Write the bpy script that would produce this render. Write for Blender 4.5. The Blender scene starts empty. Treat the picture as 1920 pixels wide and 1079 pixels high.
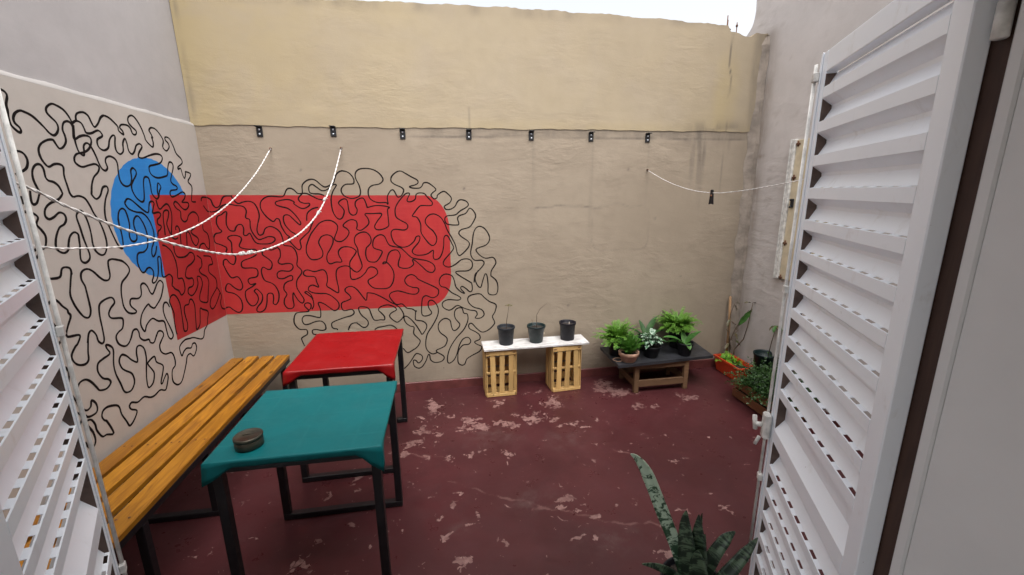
import bpy, bmesh, math, random
import numpy as np
from mathutils import Vector, Matrix
R = math.radians
rnd = random.Random(7)
scene = bpy.context.scene
COL = scene.collection

# ------------------------------------------------------------------ camera
cam_d = bpy.data.cameras.new('camera')
cam = bpy.data.objects.new('camera', cam_d); COL.objects.link(cam)
cam_d.sensor_width = 36.0
cam_d.lens = 785.05 / 1920 * 36.0
cam_d.clip_start = 0.02; cam_d.clip_end = 500
TH, YAW, ROLL = R(12.8954), R(9.0736), R(-0.5995)
fw = Vector((math.sin(YAW)*math.cos(TH), math.cos(YAW)*math.cos(TH), -math.sin(TH)))
r0 = Vector((math.cos(YAW), -math.sin(YAW), 0)); u0 = r0.cross(fw)
rt = math.cos(ROLL)*r0 + math.sin(ROLL)*u0
up = -math.sin(ROLL)*r0 + math.cos(ROLL)*u0
cam.matrix_world = Matrix(((rt.x, up.x, -fw.x, 0), (rt.y, up.y, -fw.y, 0), (rt.z, up.z, -fw.z, 1.75), (0, 0, 0, 1)))
scene.camera = cam

# ------------------------------------------------------------------ world, sun, exposure
world = bpy.data.worlds.new('World'); scene.world = world; world.use_nodes = True
wn = world.node_tree; wn.nodes.clear()
wo = wn.nodes.new('ShaderNodeOutputWorld'); bg = wn.nodes.new('ShaderNodeBackground')
sky = wn.nodes.new('ShaderNodeTexSky'); sky.sky_type = 'NISHITA'; sky.sun_disc = False
SUN_EL, SUN_AZ = R(64), R(166)
sky.sun_elevation = SUN_EL; sky.sun_rotation = SUN_AZ
sky.air_density = 1.0; sky.dust_density = 6.0; sky.ozone_density = 0.6
hs = wn.nodes.new('ShaderNodeHueSaturation'); hs.inputs['Saturation'].default_value = 0.20
wn.links.new(sky.outputs[0], hs.inputs['Color']); wn.links.new(hs.outputs[0], bg.inputs['Color'])
bg.inputs['Strength'].default_value = 0.15
wn.links.new(bg.outputs[0], wo.inputs['Surface'])
sun_d = bpy.data.lights.new('sun', 'SUN'); sun = bpy.data.objects.new('sun', sun_d); COL.objects.link(sun)
sun_d.energy = 0.55; sun_d.angle = R(110); sun_d.color = (1.0, 0.99, 0.975)
sdir = Vector((math.sin(SUN_AZ)*math.cos(SUN_EL), math.cos(SUN_AZ)*math.cos(SUN_EL), math.sin(SUN_EL)))
sun.rotation_euler = sdir.to_track_quat('Z', 'Y').to_euler()
sun.location = sdir*20
vs = scene.view_settings
vs.view_transform = 'Standard'; vs.look = 'None'; vs.gamma = 1.0; vs.use_curve_mapping = False
vs.exposure = 1.26
try:
    scene.cycles.max_bounces = 10; scene.cycles.diffuse_bounces = 6
except Exception: pass

# ------------------------------------------------------------------ helpers
def link(name, me, mats, parent=None):
    o = bpy.data.objects.new(name, me); COL.objects.link(o)
    if not isinstance(mats, (list, tuple)): mats = [mats]
    for m in mats: me.materials.append(m)
    if parent is not None: o.parent = parent
    return o
def tag(o, label=None, cat=None, group=None, kind=None):
    if label: o['label'] = label
    if cat: o['category'] = cat
    if group: o['group'] = group
    if kind: o['kind'] = kind
    return o
def thing(name, label, cat, loc=(0, 0, 0), rz=0.0, group=None):
    o = bpy.data.objects.new(name, None); COL.objects.link(o)
    o.empty_display_size = 0.05
    o.location = loc; o.rotation_euler = (0, 0, rz)
    return tag(o, label, cat, group)
def copy_tree(o, parent=None):
    c = o.copy(); COL.objects.link(c)
    if parent is not None: c.parent = parent
    for ch in list(o.children): copy_tree(ch, c)
    return c

class MB:
    "collects shapes; build() links them as one mesh object"
    def __init__(s): s.v = []; s.f = []; s.sm = []
    def add(s, vs_, fs, smooth=False):
        n = len(s.v); s.v += [tuple(v) for v in vs_]
        s.f += [tuple(i+n for i in f) for f in fs]; s.sm += [smooth]*len(fs)
        return s
    def box(s, lo, hi, M=None, bev=0.0):
        bm = bmesh.new(); bmesh.ops.create_cube(bm, size=1)
        c = [(a+b)/2 for a, b in zip(lo, hi)]; d = [max(b-a, 1e-5) for a, b in zip(lo, hi)]
        for v in bm.verts: v.co = Vector((c[0]+v.co.x*d[0], c[1]+v.co.y*d[1], c[2]+v.co.z*d[2]))
        if bev > 0:
            bmesh.ops.bevel(bm, geom=list(bm.edges), offset=min(bev, min(d)*.4), segments=1, affect='EDGES')
        bmesh.ops.recalc_face_normals(bm, faces=bm.faces)
        bm.verts.index_update()
        vs_ = [(M @ v.co) if M else v.co for v in bm.verts]
        s.add(vs_, [[v.index for v in f.verts] for f in bm.faces]); bm.free(); return s
    def tube(s, pts, rad, n=8, caps=True):
        pts = [Vector(p) for p in pts]; rads = rad if isinstance(rad, (list, tuple)) else [rad]*len(pts)
        rings = []; prev = None
        for i, p in enumerate(pts):
            t = (pts[min(i+1, len(pts)-1)]-pts[max(i-1, 0)]).normalized()
            if prev is None:
                a = Vector((0, 0, 1)) if abs(t.z) < .9 else Vector((1, 0, 0)); u = t.cross(a).normalized()
            else:
                u = (prev - t*prev.dot(t)).normalized()
            prev = u; w = t.cross(u)
            rings.append([p+(u*math.cos(2*math.pi*k/n)+w*math.sin(2*math.pi*k/n))*rads[i] for k in range(n)])
        vs_ = [v for r in rings for v in r]; fs = []
        for i in range(len(rings)-1):
            for k in range(n):
                a, b = i*n+k, i*n+(k+1) % n; fs.append((a, b, b+n, a+n))
        if caps: fs.append(tuple(range(n))[::-1]); fs.append(tuple((len(rings)-1)*n+k for k in range(n)))
        return s.add(vs_, fs, True)
    def lathe(s, prof, n=24, c=(0, 0, 0)):
        vs_ = []; fs = []
        for (r, z) in prof:
            for k in range(n):
                a = 2*math.pi*k/n; vs_.append((c[0]+r*math.cos(a), c[1]+r*math.sin(a), c[2]+z))
        for i in range(len(prof)-1):
            for k in range(n):
                a, b = i*n+k, i*n+(k+1) % n; fs.append((a, b, b+n, a+n))
        return s.add(vs_, fs, True)
    def disc(s, r, z, n=20, c=(0, 0, 0), wob=0.0):
        vs_ = [(c[0], c[1], c[2]+z)]+[(c[0]+r*math.cos(2*math.pi*k/n), c[1]+r*math.sin(2*math.pi*k/n), c[2]+z+rnd.uniform(-wob, wob)) for k in range(n)]
        return s.add(vs_, [(0, 1+k, 1+(k+1) % n) for k in range(n)], True)
    def mesh(s, name):
        me = bpy.data.meshes.new(name); me.from_pydata(s.v, [], s.f); me.update()
        me.polygons.foreach_set('use_smooth', s.sm)
        return me
    def build(s, name, mat, parent=None, auto=True):
        o = link(name, s.mesh(name), mat, parent)
        return o

# ------------------------------------------------------------------ materials
def new_mat(name):
    m = bpy.data.materials.new(name); m.use_nodes = True
    nt = m.node_tree; b = nt.nodes['Principled BSDF']; return m, nt, b
def N(nt, t, **kw):
    n = nt.nodes.new(t)
    for k, v in kw.items():
        if hasattr(n, k): setattr(n, k, v)
        else: n.inputs[k].default_value = v
    return n
def coords(nt, scale=(1, 1, 1), obj=True):
    tc = N(nt, 'ShaderNodeTexCoord'); mp = N(nt, 'ShaderNodeMapping')
    mp.inputs['Scale'].default_value = scale
    nt.links.new(tc.outputs['Object'], mp.inputs['Vector']); return mp.outputs[0]
def noise(nt, vec, scale, detail=4, rough=.55, dist=0.0):
    n = N(nt, 'ShaderNodeTexNoise'); n.inputs['Scale'].default_value = scale
    n.inputs['Detail'].default_value = detail; n.inputs['Roughness'].default_value = rough
    n.inputs['Distortion'].default_value = dist
    nt.links.new(vec, n.inputs['Vector']); return n.outputs['Fac']
def ramp(nt, fac, a, b, ca=0.0, cb=1.0):
    mr = N(nt, 'ShaderNodeMapRange'); mr.interpolation_type = 'SMOOTHSTEP'
    mr.inputs['From Min'].default_value = a; mr.inputs['From Max'].default_value = b
    mr.inputs['To Min'].default_value = ca; mr.inputs['To Max'].default_value = cb
    nt.links.new(fac, mr.inputs['Value']); return mr.outputs[0]
def mix(nt, fac, a, b):
    m = N(nt, 'ShaderNodeMix'); m.data_type = 'RGBA'
    if isinstance(fac, float): m.inputs[0].default_value = fac
    else: nt.links.new(fac, m.inputs[0])
    for i, c in ((6, a), (7, b)):
        if isinstance(c, tuple): m.inputs[i].default_value = (*c, 1)
        else: nt.links.new(c, m.inputs[i])
    return m.outputs[2]
def mth(nt, op, a, b=0.0):
    m = N(nt, 'ShaderNodeMath'); m.operation = op
    for i, c in enumerate((a, b)):
        if isinstance(c, (int, float)): m.inputs[i].default_value = c
        else: nt.links.new(c, m.inputs[i])
    return m.outputs[0]
def bump(nt, b, h, strength=.5, dist=.01):
    n = N(nt, 'ShaderNodeBump'); n.inputs['Strength'].default_value = strength; n.inputs['Distance'].default_value = dist
    nt.links.new(h, n.inputs['Height']); nt.links.new(n.outputs[0], b.inputs['Normal'])
def attr(nt, name):
    a = N(nt, 'ShaderNodeAttribute'); a.attribute_name = name; return a.outputs['Fac']
def simple(name, col, rough=.6, var=.15, scale=8.0, bstr=.15, bscale=60.0, bdist=.002, metal=0.0, stretch=(1, 1, 1), spec=.5, dark=None):
    m, nt, b = new_mat(name); v = coords(nt, stretch)
    f = ramp(nt, noise(nt, v, scale, 5), .3, .7)
    d = dark if dark else tuple(c*(1-var) for c in col)
    c = mix(nt, f, d, tuple(min(1, x*(1+var*.6)) for x in col))
    nt.links.new(c, b.inputs['Base Color'])
    nt.links.new(ramp(nt, noise(nt, v, scale*2.3, 3), .3, .7, rough*.85, min(1, rough*1.12)), b.inputs['Roughness'])
    b.inputs['Metallic'].default_value = metal; b.inputs['Specular IOR Level'].default_value = spec
    if bstr: bump(nt, b, noise(nt, v, bscale, 4), bstr, bdist)
    return m

def plaster_height(nt, v):
    "hand-trowelled render: wide horizontal strokes plus grit"
    mp = N(nt, 'ShaderNodeMapping'); mp.inputs['Scale'].default_value = (1.0, 1.0, 2.4); nt.links.new(v, mp.inputs['Vector'])
    a = noise(nt, mp.outputs[0], 3.2, 6, .55, .6); c = noise(nt, mp.outputs[0], 16, 5, .6, .3); g = noise(nt, v, 160, 2)
    pt = ramp(nt, noise(nt, v, 1.1, 3), .38, .68, .12, 1.0)   # strokes come and go in patches
    return mth(nt, 'ADD', mth(nt, 'ADD', mth(nt, 'MULTIPLY', mth(nt, 'MULTIPLY', a, .8), pt), mth(nt, 'MULTIPLY', mth(nt, 'MULTIPLY', c, .26), pt)), mth(nt, 'MULTIPLY', g, .05))
def wall_mat(name, col, col2, stain=(.10, .085, .075), bstr=.72, bdist=.020, yellow=None, rough=.85):
    m, nt, b = new_mat(name); v = coords(nt)
    f = ramp(nt, noise(nt, v, 1.3, 5, .6, .4), .35, .7); c = mix(nt, f, col, col2)
    f2 = ramp(nt, noise(nt, v, 9, 5, .65), .35, .75, 0, .35); c = mix(nt, f2, c, tuple(x*.86 for x in col))
    if yellow:
        fy = mth(nt, 'MULTIPLY', attr(nt, 'yellow'), ramp(nt, noise(nt, v, 3, 5, .6, .5), .25, .65, .5, 1.0)); c = mix(nt, fy, c, yellow)
    # small specks and chips
    sp = ramp(nt, noise(nt, v, 38, 3, .7), .72, .78, 0, .45); c = mix(nt, sp, c, tuple(x*.62 for x in col))
    vd = coords(nt, (1, 1, .25)); fd = mth(nt, 'MULTIPLY', attr(nt, 'dirt'), ramp(nt, noise(nt, vd, 16, 5, .65, .2), .25, .65, .45, 1.0)); c = mix(nt, fd, c, stain)
    nt.links.new(c, b.inputs['Base Color']); b.inputs['Roughness'].default_value = rough; b.inputs['Specular IOR Level'].default_value = .25
    bump(nt, b, plaster_height(nt, v), bstr, bdist)
    return m
def paint_mat(name, col, col2, rough=.5):
    m, nt, b = new_mat(name); v = coords(nt)
    mp = N(nt, 'ShaderNodeMapping'); mp.inputs['Scale'].default_value = (1, 1, .35); nt.links.new(v, mp.inputs['Vector'])
    f = ramp(nt, noise(nt, mp.outputs[0], 5, 5, .65, .6), .3, .7)
    c = mix(nt, f, col, col2)
    c = mix(nt, ramp(nt, noise(nt, v, 1.8, 4, .6, .8), .42, .75, 0, .45), c, tuple(x*.78+.012 for x in col))
    st = N(nt, 'ShaderNodeMapping'); st.inputs['Scale'].default_value = (3, 3, 40); nt.links.new(v, st.inputs['Vector'])
    c = mix(nt, ramp(nt, noise(nt, st.outputs[0], 1.5, 4, .6, .4), .5, .8, 0, .28), c, tuple(min(1, x*1.2+.02) for x in col2))
    nt.links.new(c, b.inputs['Base Color']); b.inputs['Roughness'].default_value = rough
    b.inputs['Specular IOR Level'].default_value = .25
    bump(nt, b, plaster_height(nt, v), .32, .013); return m
def wood_mat(name, col, col2, axis=0, rough=.45, scale=1.0, knots=True):
    m, nt, b = new_mat(name)
    oi = N(nt, 'ShaderNodeObjectInfo')
    st = [14*scale]*3; st[axis] = 1.2*scale
    tc = N(nt, 'ShaderNodeTexCoord'); add = N(nt, 'ShaderNodeVectorMath'); add.operation = 'ADD'
    mul = N(nt, 'ShaderNodeVectorMath'); mul.operation = 'SCALE'; mul.inputs['Scale'].default_value = 7.3
    cmb = N(nt, 'ShaderNodeCombineXYZ')
    for i in range(3): nt.links.new(oi.outputs['Random'], cmb.inputs[i])
    nt.links.new(cmb.outputs[0], mul.inputs[0]); nt.links.new(tc.outputs['Object'], add.inputs[0]); nt.links.new(mul.outputs[0], add.inputs[1])
    mp = N(nt, 'ShaderNodeMapping'); mp.inputs['Scale'].default_value = st; nt.links.new(add.outputs[0], mp.inputs['Vector'])
    g = noise(nt, mp.outputs[0], 3.0, 6, .6, 1.2)
    c = mix(nt, ramp(nt, g, .3, .7), col2, col)
    big = ramp(nt, noise(nt, add.outputs[0], 3.5, 4, .6), .38, .72, 0, .65); c = mix(nt, big, c, tuple(x*.6 for x in col))
    tint = mth(nt, 'MULTIPLY', oi.outputs['Random'], .5); c = mix(nt, tint, c, tuple(x*.62 for x in col2))
    if knots:
        mk = N(nt, 'ShaderNodeMapping'); s2 = [1, 1, 1]; s2[axis] = .45; mk.inputs['Scale'].default_value = s2; nt.links.new(add.outputs[0], mk.inputs['Vector'])
        vo = N(nt, 'ShaderNodeTexVoronoi'); vo.inputs['Scale'].default_value = 7*scale; nt.links.new(mk.outputs[0], vo.inputs['Vector'])
        c = mix(nt, ramp(nt, vo.outputs['Distance'], .05, .11, .85, 0), c, tuple(x*.25 for x in col2))
    nt.links.new(c, b.inputs['Base Color']); b.inputs['Roughness'].default_value = rough
    b.inputs['Specular IOR Level'].default_value = .35
    bump(nt, b, g, .25, .002); return m
def leaf_mat(name, col, col2, scale=30.0, rough=.45, trans=.25):
    m, nt, b = new_mat(name); v = coords(nt); oi = N(nt, 'ShaderNodeObjectInfo')
    f = ramp(nt, noise(nt, v, scale, 3), .3, .7); c = mix(nt, f, col, col2)
    nt.links.new(c, b.inputs['Base Color']); b.inputs['Roughness'].default_value = rough
    b.inputs['Transmission Weight'].default_value = 0.0
    tr = N(nt, 'ShaderNodeBsdfTranslucent'); nt.links.new(c, tr.inputs['Color'])
    ms = N(nt, 'ShaderNodeMixShader'); ms.inputs[0].default_value = trans
    out = nt.nodes['Material Output']; nt.links.new(b.outputs[0], ms.inputs[1]); nt.links.new(tr.outputs[0], ms.inputs[2]); nt.links.new(ms.outputs[0], out.inputs['Surface'])
    return m

M = {}
M['beige'] = wall_mat('beige_wall_paint', (.296, .242, .183), (.330, .273, .208))
M['yellow'] = wall_mat('yellow_wall_paint', (.332, .275, .207), (.362, .302, .227), yellow=(.38, .298, .150), bstr=.55, bdist=.018)
M['pink'] = wall_mat('greyish_pink_wall_paint', (.41, .388, .388), (.455, .432, .43), bstr=.25, bdist=.012)
M['left_low'] = wall_mat('smooth_beige_wall_paint', (.47, .432, .395), (.51, .47, .43), bstr=.15, bdist=.01)
M['right'] = wall_mat('grey_mauve_wall_render', (.52, .48, .46), (.58, .535, .515), stain=(.20, .15, .105), bstr=.7, bdist=.02)
M['inside'] = simple('white_room_paint', (.68, .66, .64), .8, .05, 2, .1)
M['mural_red'] = paint_mat('red_mural_paint', (.355, .024, .027), (.42, .034, .033))
M['mural_blue'] = paint_mat('blue_mural_paint', (.018, .20, .56), (.026, .245, .64))
M['mural_black'] = simple('black_mural_paint', (.012, .009, .009), .85, .2, 20, 0, spec=.1)
def mat_white_steel():
    m, nt, b = new_mat('white_painted_steel'); ge = N(nt, 'ShaderNodeNewGeometry'); v = ge.outputs['Position']
    c = mix(nt, ramp(nt, noise(nt, v, 3, 5, .6), .3, .7), (.83, .875, .935), (.86, .90, .95))
    mp = N(nt, 'ShaderNodeMapping'); mp.inputs['Scale'].default_value = (1, 1, .5); nt.links.new(v, mp.inputs['Vector'])
    c = mix(nt, ramp(nt, noise(nt, mp.outputs[0], 14, 6, .7, .5), .56, .80, 0, .40), c, (.50, .46, .41))      # dust and hand marks
    c = mix(nt, ramp(nt, noise(nt, v, 55, 3, .6), .74, .78, 0, .8), c, (.22, .17, .14))                       # small chips
    nt.links.new(c, b.inputs['Base Color']); b.inputs['Roughness'].default_value = .34; return m
M['white_metal'] = mat_white_steel()
M['dirty_white'] = simple('worn_white_paint', (.66, .65, .62), .5, .25, 30, .1)
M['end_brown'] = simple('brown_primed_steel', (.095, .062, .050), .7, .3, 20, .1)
M['frame_brown'] = wood_mat('dark_brown_door_wood', (.085, .046, .034), (.055, .030, .024), 2, .6, 1, False)
M['door_white'] = simple('white_door_paint', (.68, .685, .69), .45, .05, 3, .06, 25, .001)
M['black_steel'] = simple('black_painted_steel', (.008, .008, .010), .45, .3, 15, .06)
M['bench_wood'] = wood_mat('varnished_orange_wood', (.53, .232, .018), (.21, .075, .008), 1, .36)
M['crate_wood'] = wood_mat('pale_pine_wood', (.66, .44, .18), (.56, .34, .125), 2, .6, 1.5)
M['old_wood'] = wood_mat('brown_weathered_wood', (.22, .125, .065), (.14, .075, .04), 0, .7, 1.4, False)
M['planter_wood'] = wood_mat('reddish_brown_wood', (.26, .10, .045), (.17, .065, .03), 1, .65, 1.4, False)
M['stick_wood'] = wood_mat('bare_stick_wood', (.42, .25, .13), (.33, .19, .09), 2, .7, 1, False)
M['slate'] = simple('black_board', (.030, .031, .036), .42, .35, 10, .15)
def mat_vinyl(name, col, rough, spec, ox, oy):
    m, nt, b = new_mat(name); v = coords(nt)
    c = mix(nt, ramp(nt, noise(nt, v, 4, 5, .6, .5), .3, .7), tuple(x*.92 for x in col), tuple(x*1.06 for x in col))
    sx = N(nt, 'ShaderNodeSeparateXYZ'); nt.links.new(v, sx.inputs[0]); wob = mth(nt, 'MULTIPLY', mth(nt, 'SUBTRACT', noise(nt, v, 6, 2), .5), .012)
    lines = []
    for k, o, p in ((0, ox, .218), (1, oy, .205)):
        t = mth(nt, 'DIVIDE', mth(nt, 'ADD', mth(nt, 'SUBTRACT', sx.outputs[k], o), wob), p)
        d = mth(nt, 'ABSOLUTE', mth(nt, 'SUBTRACT', mth(nt, 'FRACT', t), .5)); lines.append(ramp(nt, d, 0, .05, 1, 0))
    cr = mth(nt, 'MAXIMUM', lines[0], lines[1]); cr = mth(nt, 'MULTIPLY', cr, ramp(nt, noise(nt, v, 5, 3), .35, .65, .2, 1.0))
    c = mix(nt, mth(nt, 'MULTIPLY', cr, .12), c, tuple(min(1, x*1.5+.02) for x in col))
    nt.links.new(c, b.inputs['Base Color']); nt.links.new(ramp(nt, noise(nt, v, 9, 5, .65), .3, .7, rough*.8, rough*1.3), b.inputs['Roughness']); b.inputs['Specular IOR Level'].default_value = spec
    h = mth(nt, 'ADD', mth(nt, 'MULTIPLY', cr, .35), mth(nt, 'ADD', mth(nt, 'MULTIPLY', noise(nt, v, 7, 4), .7), mth(nt, 'MULTIPLY', noise(nt, v, 300, 2), .02)))
    bump(nt, b, h, .22, .006); return m
M['red_cloth'] = mat_vinyl('red_vinyl_cloth', (.228, .004, .005), .34, .5, -.952, 2.423)
M['teal_cloth'] = mat_vinyl('teal_vinyl_cloth', (.002, .108, .116), .46, .2, -.953, 1.577)
M['tin'] = simple('dark_bronze_tin', (.058, .052, .036), .42, .3, 25, .1, metal=.5)
M['black_plastic'] = simple('black_plastic_pot', (.008, .008, .011), .5, .25, 20, .12, spec=.3)
M['green_plastic'] = simple('dark_green_plastic_pot', (.005, .018, .019), .45, .2, 20, .1)
M['orange_plastic'] = simple('orange_red_plastic', (.62, .060, .018), .4, .1, 10, .1)
M['terracotta'] = simple('pale_terracotta', (.44, .27, .19), .8, .22, 18, .3)
M['soil'] = simple('dark_soil', (.030, .021, .015), .95, .5, 60, .8, 90, .006)
M['rope'] = simple('white_nylon_rope', (.70, .67, .65), .7, .15, 60, .6, 300, .002)
M['cream'] = simple('cream_old_paint', (.60, .51, .36), .55, .15, 12, .15)
M['rust'] = simple('rusty_iron', (.13, .055, .028), .85, .4, 40, .4)
M['skirting'] = simple('dark_red_skirting_paint', (.13, .035, .033), .5, .3, 7, .3, 30)
M['stem'] = simple('dry_brown_stem', (.10, .065, .04), .8, .3, 30, .2)
M['fern'] = leaf_mat('bright_fern_green', (.080, .215, .018), (.15, .32, .035), 40, .6)
M['fern2'] = leaf_mat('mid_fern_green', (.045, .16, .02), (.10, .25, .035))
M['dark_leaf'] = leaf_mat('dark_leaf_green', (.016, .058, .012), (.035, .10, .022), rough=.65, trans=.2)
M['mid_leaf'] = leaf_mat('mid_leaf_green', (.045, .14, .025), (.08, .21, .04), rough=.6)
M['bush'] = leaf_mat('dense_bush_green', (.016, .050, .010), (.040, .10, .020), trans=.15)
M['dry_leaf'] = leaf_mat('dry_leaf_brown', (.12, .08, .04), (.09, .10, .04), trans=.1)

def mat_variegated():
    m, nt, b = new_mat('white_veined_leaf'); v = coords(nt)
    f = ramp(nt, noise(nt, v, 75, 3, .6), .49, .58)
    nt.links.new(mix(nt, f, (.035, .11, .05), (.50, .60, .50)), b.inputs['Base Color']); b.inputs['Roughness'].default_value = .45; return m
M['variegated'] = mat_variegated()
def mat_snake(name, dk, lt, scale, cut, grad=0.0, sx_=.35):
    m, nt, b = new_mat(name); tc = N(nt, 'ShaderNodeTexCoord')
    mp = N(nt, 'ShaderNodeMapping'); mp.inputs['Scale'].default_value = (sx_, 1, 1); nt.links.new(tc.outputs['UV'], mp.inputs['Vector'])
    n1 = noise(nt, mp.outputs[0], scale, 4, .65, .8)
    if grad:
        sx = N(nt, 'ShaderNodeSeparateXYZ'); nt.links.new(tc.outputs['UV'], sx.inputs[0]); n1 = mth(nt, 'ADD', n1, mth(nt, 'MULTIPLY', mth(nt, 'SUBTRACT', sx.outputs[1], .42), grad))
    f = ramp(nt, n1, cut-.05, cut+.05)
    nt.links.new(mix(nt, f, dk, lt), b.inputs['Base Color']); b.inputs['Roughness'].default_value = .38; return m
M['snake_pale'] = mat_snake('pale_mottled_snake_leaf', (.030, .075, .040), (.42, .54, .41), 34, .46, .32)
M['snake_dark'] = mat_snake('dark_banded_snake_leaf', (.010, .024, .013), (.085, .135, .08), 44, .53, 0.0, .16)

def mat_plank_white():
    m, nt, b = new_mat('whitewashed_board'); v = coords(nt, (2, 9, 9))
    f = ramp(nt, noise(nt, v, 3, 6, .65, 1.5), .38, .68)
    nt.links.new(mix(nt, f, (.66, .65, .64), (.40, .385, .375)), b.inputs['Base Color']); b.inputs['Roughness'].default_value = .6; return m
M['white_board'] = mat_plank_white()

def mat_floor():
    m, nt, b = new_mat('worn_red_floor_paint'); v = coords(nt)
    c = mix(nt, ramp(nt, noise(nt, v, 1.6, 6, .6, .5), .3, .7), (.051, .0135, .0155), (.074, .0205, .0230))
    c = mix(nt, ramp(nt, noise(nt, v, 22, 5, .7), .5, .8, 0, .5), c, (.055, .020, .020))
    sm = mth(nt, 'MULTIPLY', attr(nt, 'smudge'), ramp(nt, noise(nt, v, 11, 5, .7), .38, .72, 0, .7)); c = mix(nt, sm, c, (.105, .060, .058))
    # scuffs all over
    sc = ramp(nt, noise(nt, v, 33, 6, .75, 1.0), .66, .74, 0, .35); c = mix(nt, sc, c, (.16, .085, .075))
    n1 = noise(nt, v, 20, 3, .5, 1.6); n2 = noise(nt, v, 10, 3, .6)
    p = mth(nt, 'ADD', attr(nt, 'peel'), mth(nt, 'ADD', mth(nt, 'MULTIPLY', mth(nt, 'SUBTRACT', n1, .5), 2.6), mth(nt, 'MULTIPLY', mth(nt, 'SUBTRACT', n2, .5), 1.2)))
    f = ramp(nt, p, .56, .64)
    bare = mix(nt, ramp(nt, noise(nt, v, 45, 4), .3, .7), (.17, .088, .082), (.28, .165, .15))
    c = mix(nt, mth(nt, 'MULTIPLY', f, ramp(nt, noise(nt, v, 8, 4), .3, .6, .45, .95)), c, bare)
    cr = ramp(nt, attr(nt, 'crack'), .35, .8, 0, .27); c = mix(nt, mth(nt, 'MULTIPLY', cr, ramp(nt, noise(nt, v, 12, 4), .35, .6)), c, (.28, .15, .135))
    nt.links.new(c, b.inputs['Base Color'])
    rr = mth(nt, 'ADD', mth(nt, 'MULTIPLY', f, .06), ramp(nt, noise(nt, v, 6, 5, .65), .3, .7, .26, .48)); nt.links.new(rr, b.inputs['Roughness'])
    b.inputs['Specular IOR Level'].default_value = .28
    h = mth(nt, 'SUBTRACT', mth(nt, 'ADD', mth(nt, 'MULTIPLY', noise(nt, v, 7, 5), .6), mth(nt, 'MULTIPLY', noise(nt, v, 90, 3), .06)), mth(nt, 'MULTIPLY', f, .12))
    bump(nt, b, h, .35, .008); return m
M['floor'] = mat_floor()

# ------------------------------------------------------------------ numpy fields for wear
rs = np.random.RandomState(5)
def vnoise(x, y, s, seed=0):
    r = np.random.RandomState(seed); g = r.rand(128, 128)
    X = x*s+64.3; Y = y*s+64.7; xi = np.floor(X).astype(int); yi = np.floor(Y).astype(int); fx = X-xi; fy = Y-yi
    fx = fx*fx*(3-2*fx); fy = fy*fy*(3-2*fy); xi %= 128; yi %= 128; x1 = (xi+1) % 128; y1 = (yi+1) % 128
    return (g[xi, yi]*(1-fx)+g[x1, yi]*fx)*(1-fy)+(g[xi, y1]*(1-fx)+g[x1, y1]*fx)*fy
def sstep(a, b, x):
    t = np.clip((x-a)/(b-a), 0, 1); return t*t*(3-2*t)
def seg_dist(x, y, pts):
    d = np.full_like(x, 9.0)
    for (ax, ay), (bx, by) in zip(pts[:-1], pts[1:]):
        vx, vy = bx-ax, by-ay; t = np.clip(((x-ax)*vx+(y-ay)*vy)/(vx*vx+vy*vy+1e-9), 0, 1)
        d = np.minimum(d, np.hypot(x-ax-t*vx, y-ay-t*vy))
    return d
def set_attr(me, name, arr):
    a = me.attributes.new(name, 'FLOAT', 'POINT'); a.data.foreach_set('value', np.ascontiguousarray(arr, dtype=np.float32))
def grid_slab(name, P0, U, V, W, nu, nv, thick, mat, parent=None, warp=None, attrs=None):
    """a wall: front sheet P0+u*U+v*V (u,v in metres) with a back sheet 'thick' behind along W, edges closed"""
    P0, U, V, W = map(lambda t: np.array(t, float), (P0, U, V, W))
    lu, lv = np.linalg.norm(U), np.linalg.norm(V); Uh, Vh = U/lu, V/lv
    uu, vv = np.meshgrid(np.linspace(0, lu, nu+1), np.linspace(0, lv, nv+1), indexing='ij'); u, v = uu.ravel(), vv.ravel()
    if warp: u, v, w = warp(u, v, lu, lv)
    else: w = np.zeros_like(u)
    front = P0+u[:, None]*Uh+v[:, None]*Vh+w[:, None]*W
    n = (nu+1)*(nv+1); verts = [front]
    idx = np.arange(n).reshape(nu+1, nv+1)
    q = np.stack([idx[:-1, :-1], idx[1:, :-1], idx[1:, 1:], idx[:-1, 1:]], -1).reshape(-1, 4)
    ring = np.concatenate([idx[:, 0], idx[-1, 1:], idx[-2::-1, -1], idx[0, -2:0:-1]])
    back = front[ring]+thick*W-w[ring][:, None]*W; verts.append(back)
    k = len(ring); j = np.arange(k); j2 = (j+1) % k
    side = np.stack([ring[j2], ring[j], n+j, n+j2], -1)
    faces = [tuple(map(int, f)) for f in q]+[tuple(map(int, f)) for f in side]+[tuple(int(n+i) for i in j[::-1])]
    flip = np.dot(np.cross(Uh, Vh), W) > 0
    if flip: faces = [f[::-1] for f in faces]
    me = bpy.data.meshes.new(name); me.from_pydata(np.concatenate(verts).tolist(), [], faces); me.update()
    uv = (np.concatenate([u, u[ring]]), np.concatenate([v, v[ring]]))
    for an, fn in (attrs or {}).items(): set_attr(me, an, fn(*uv))
    return link(name, me, mat, parent)

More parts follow.
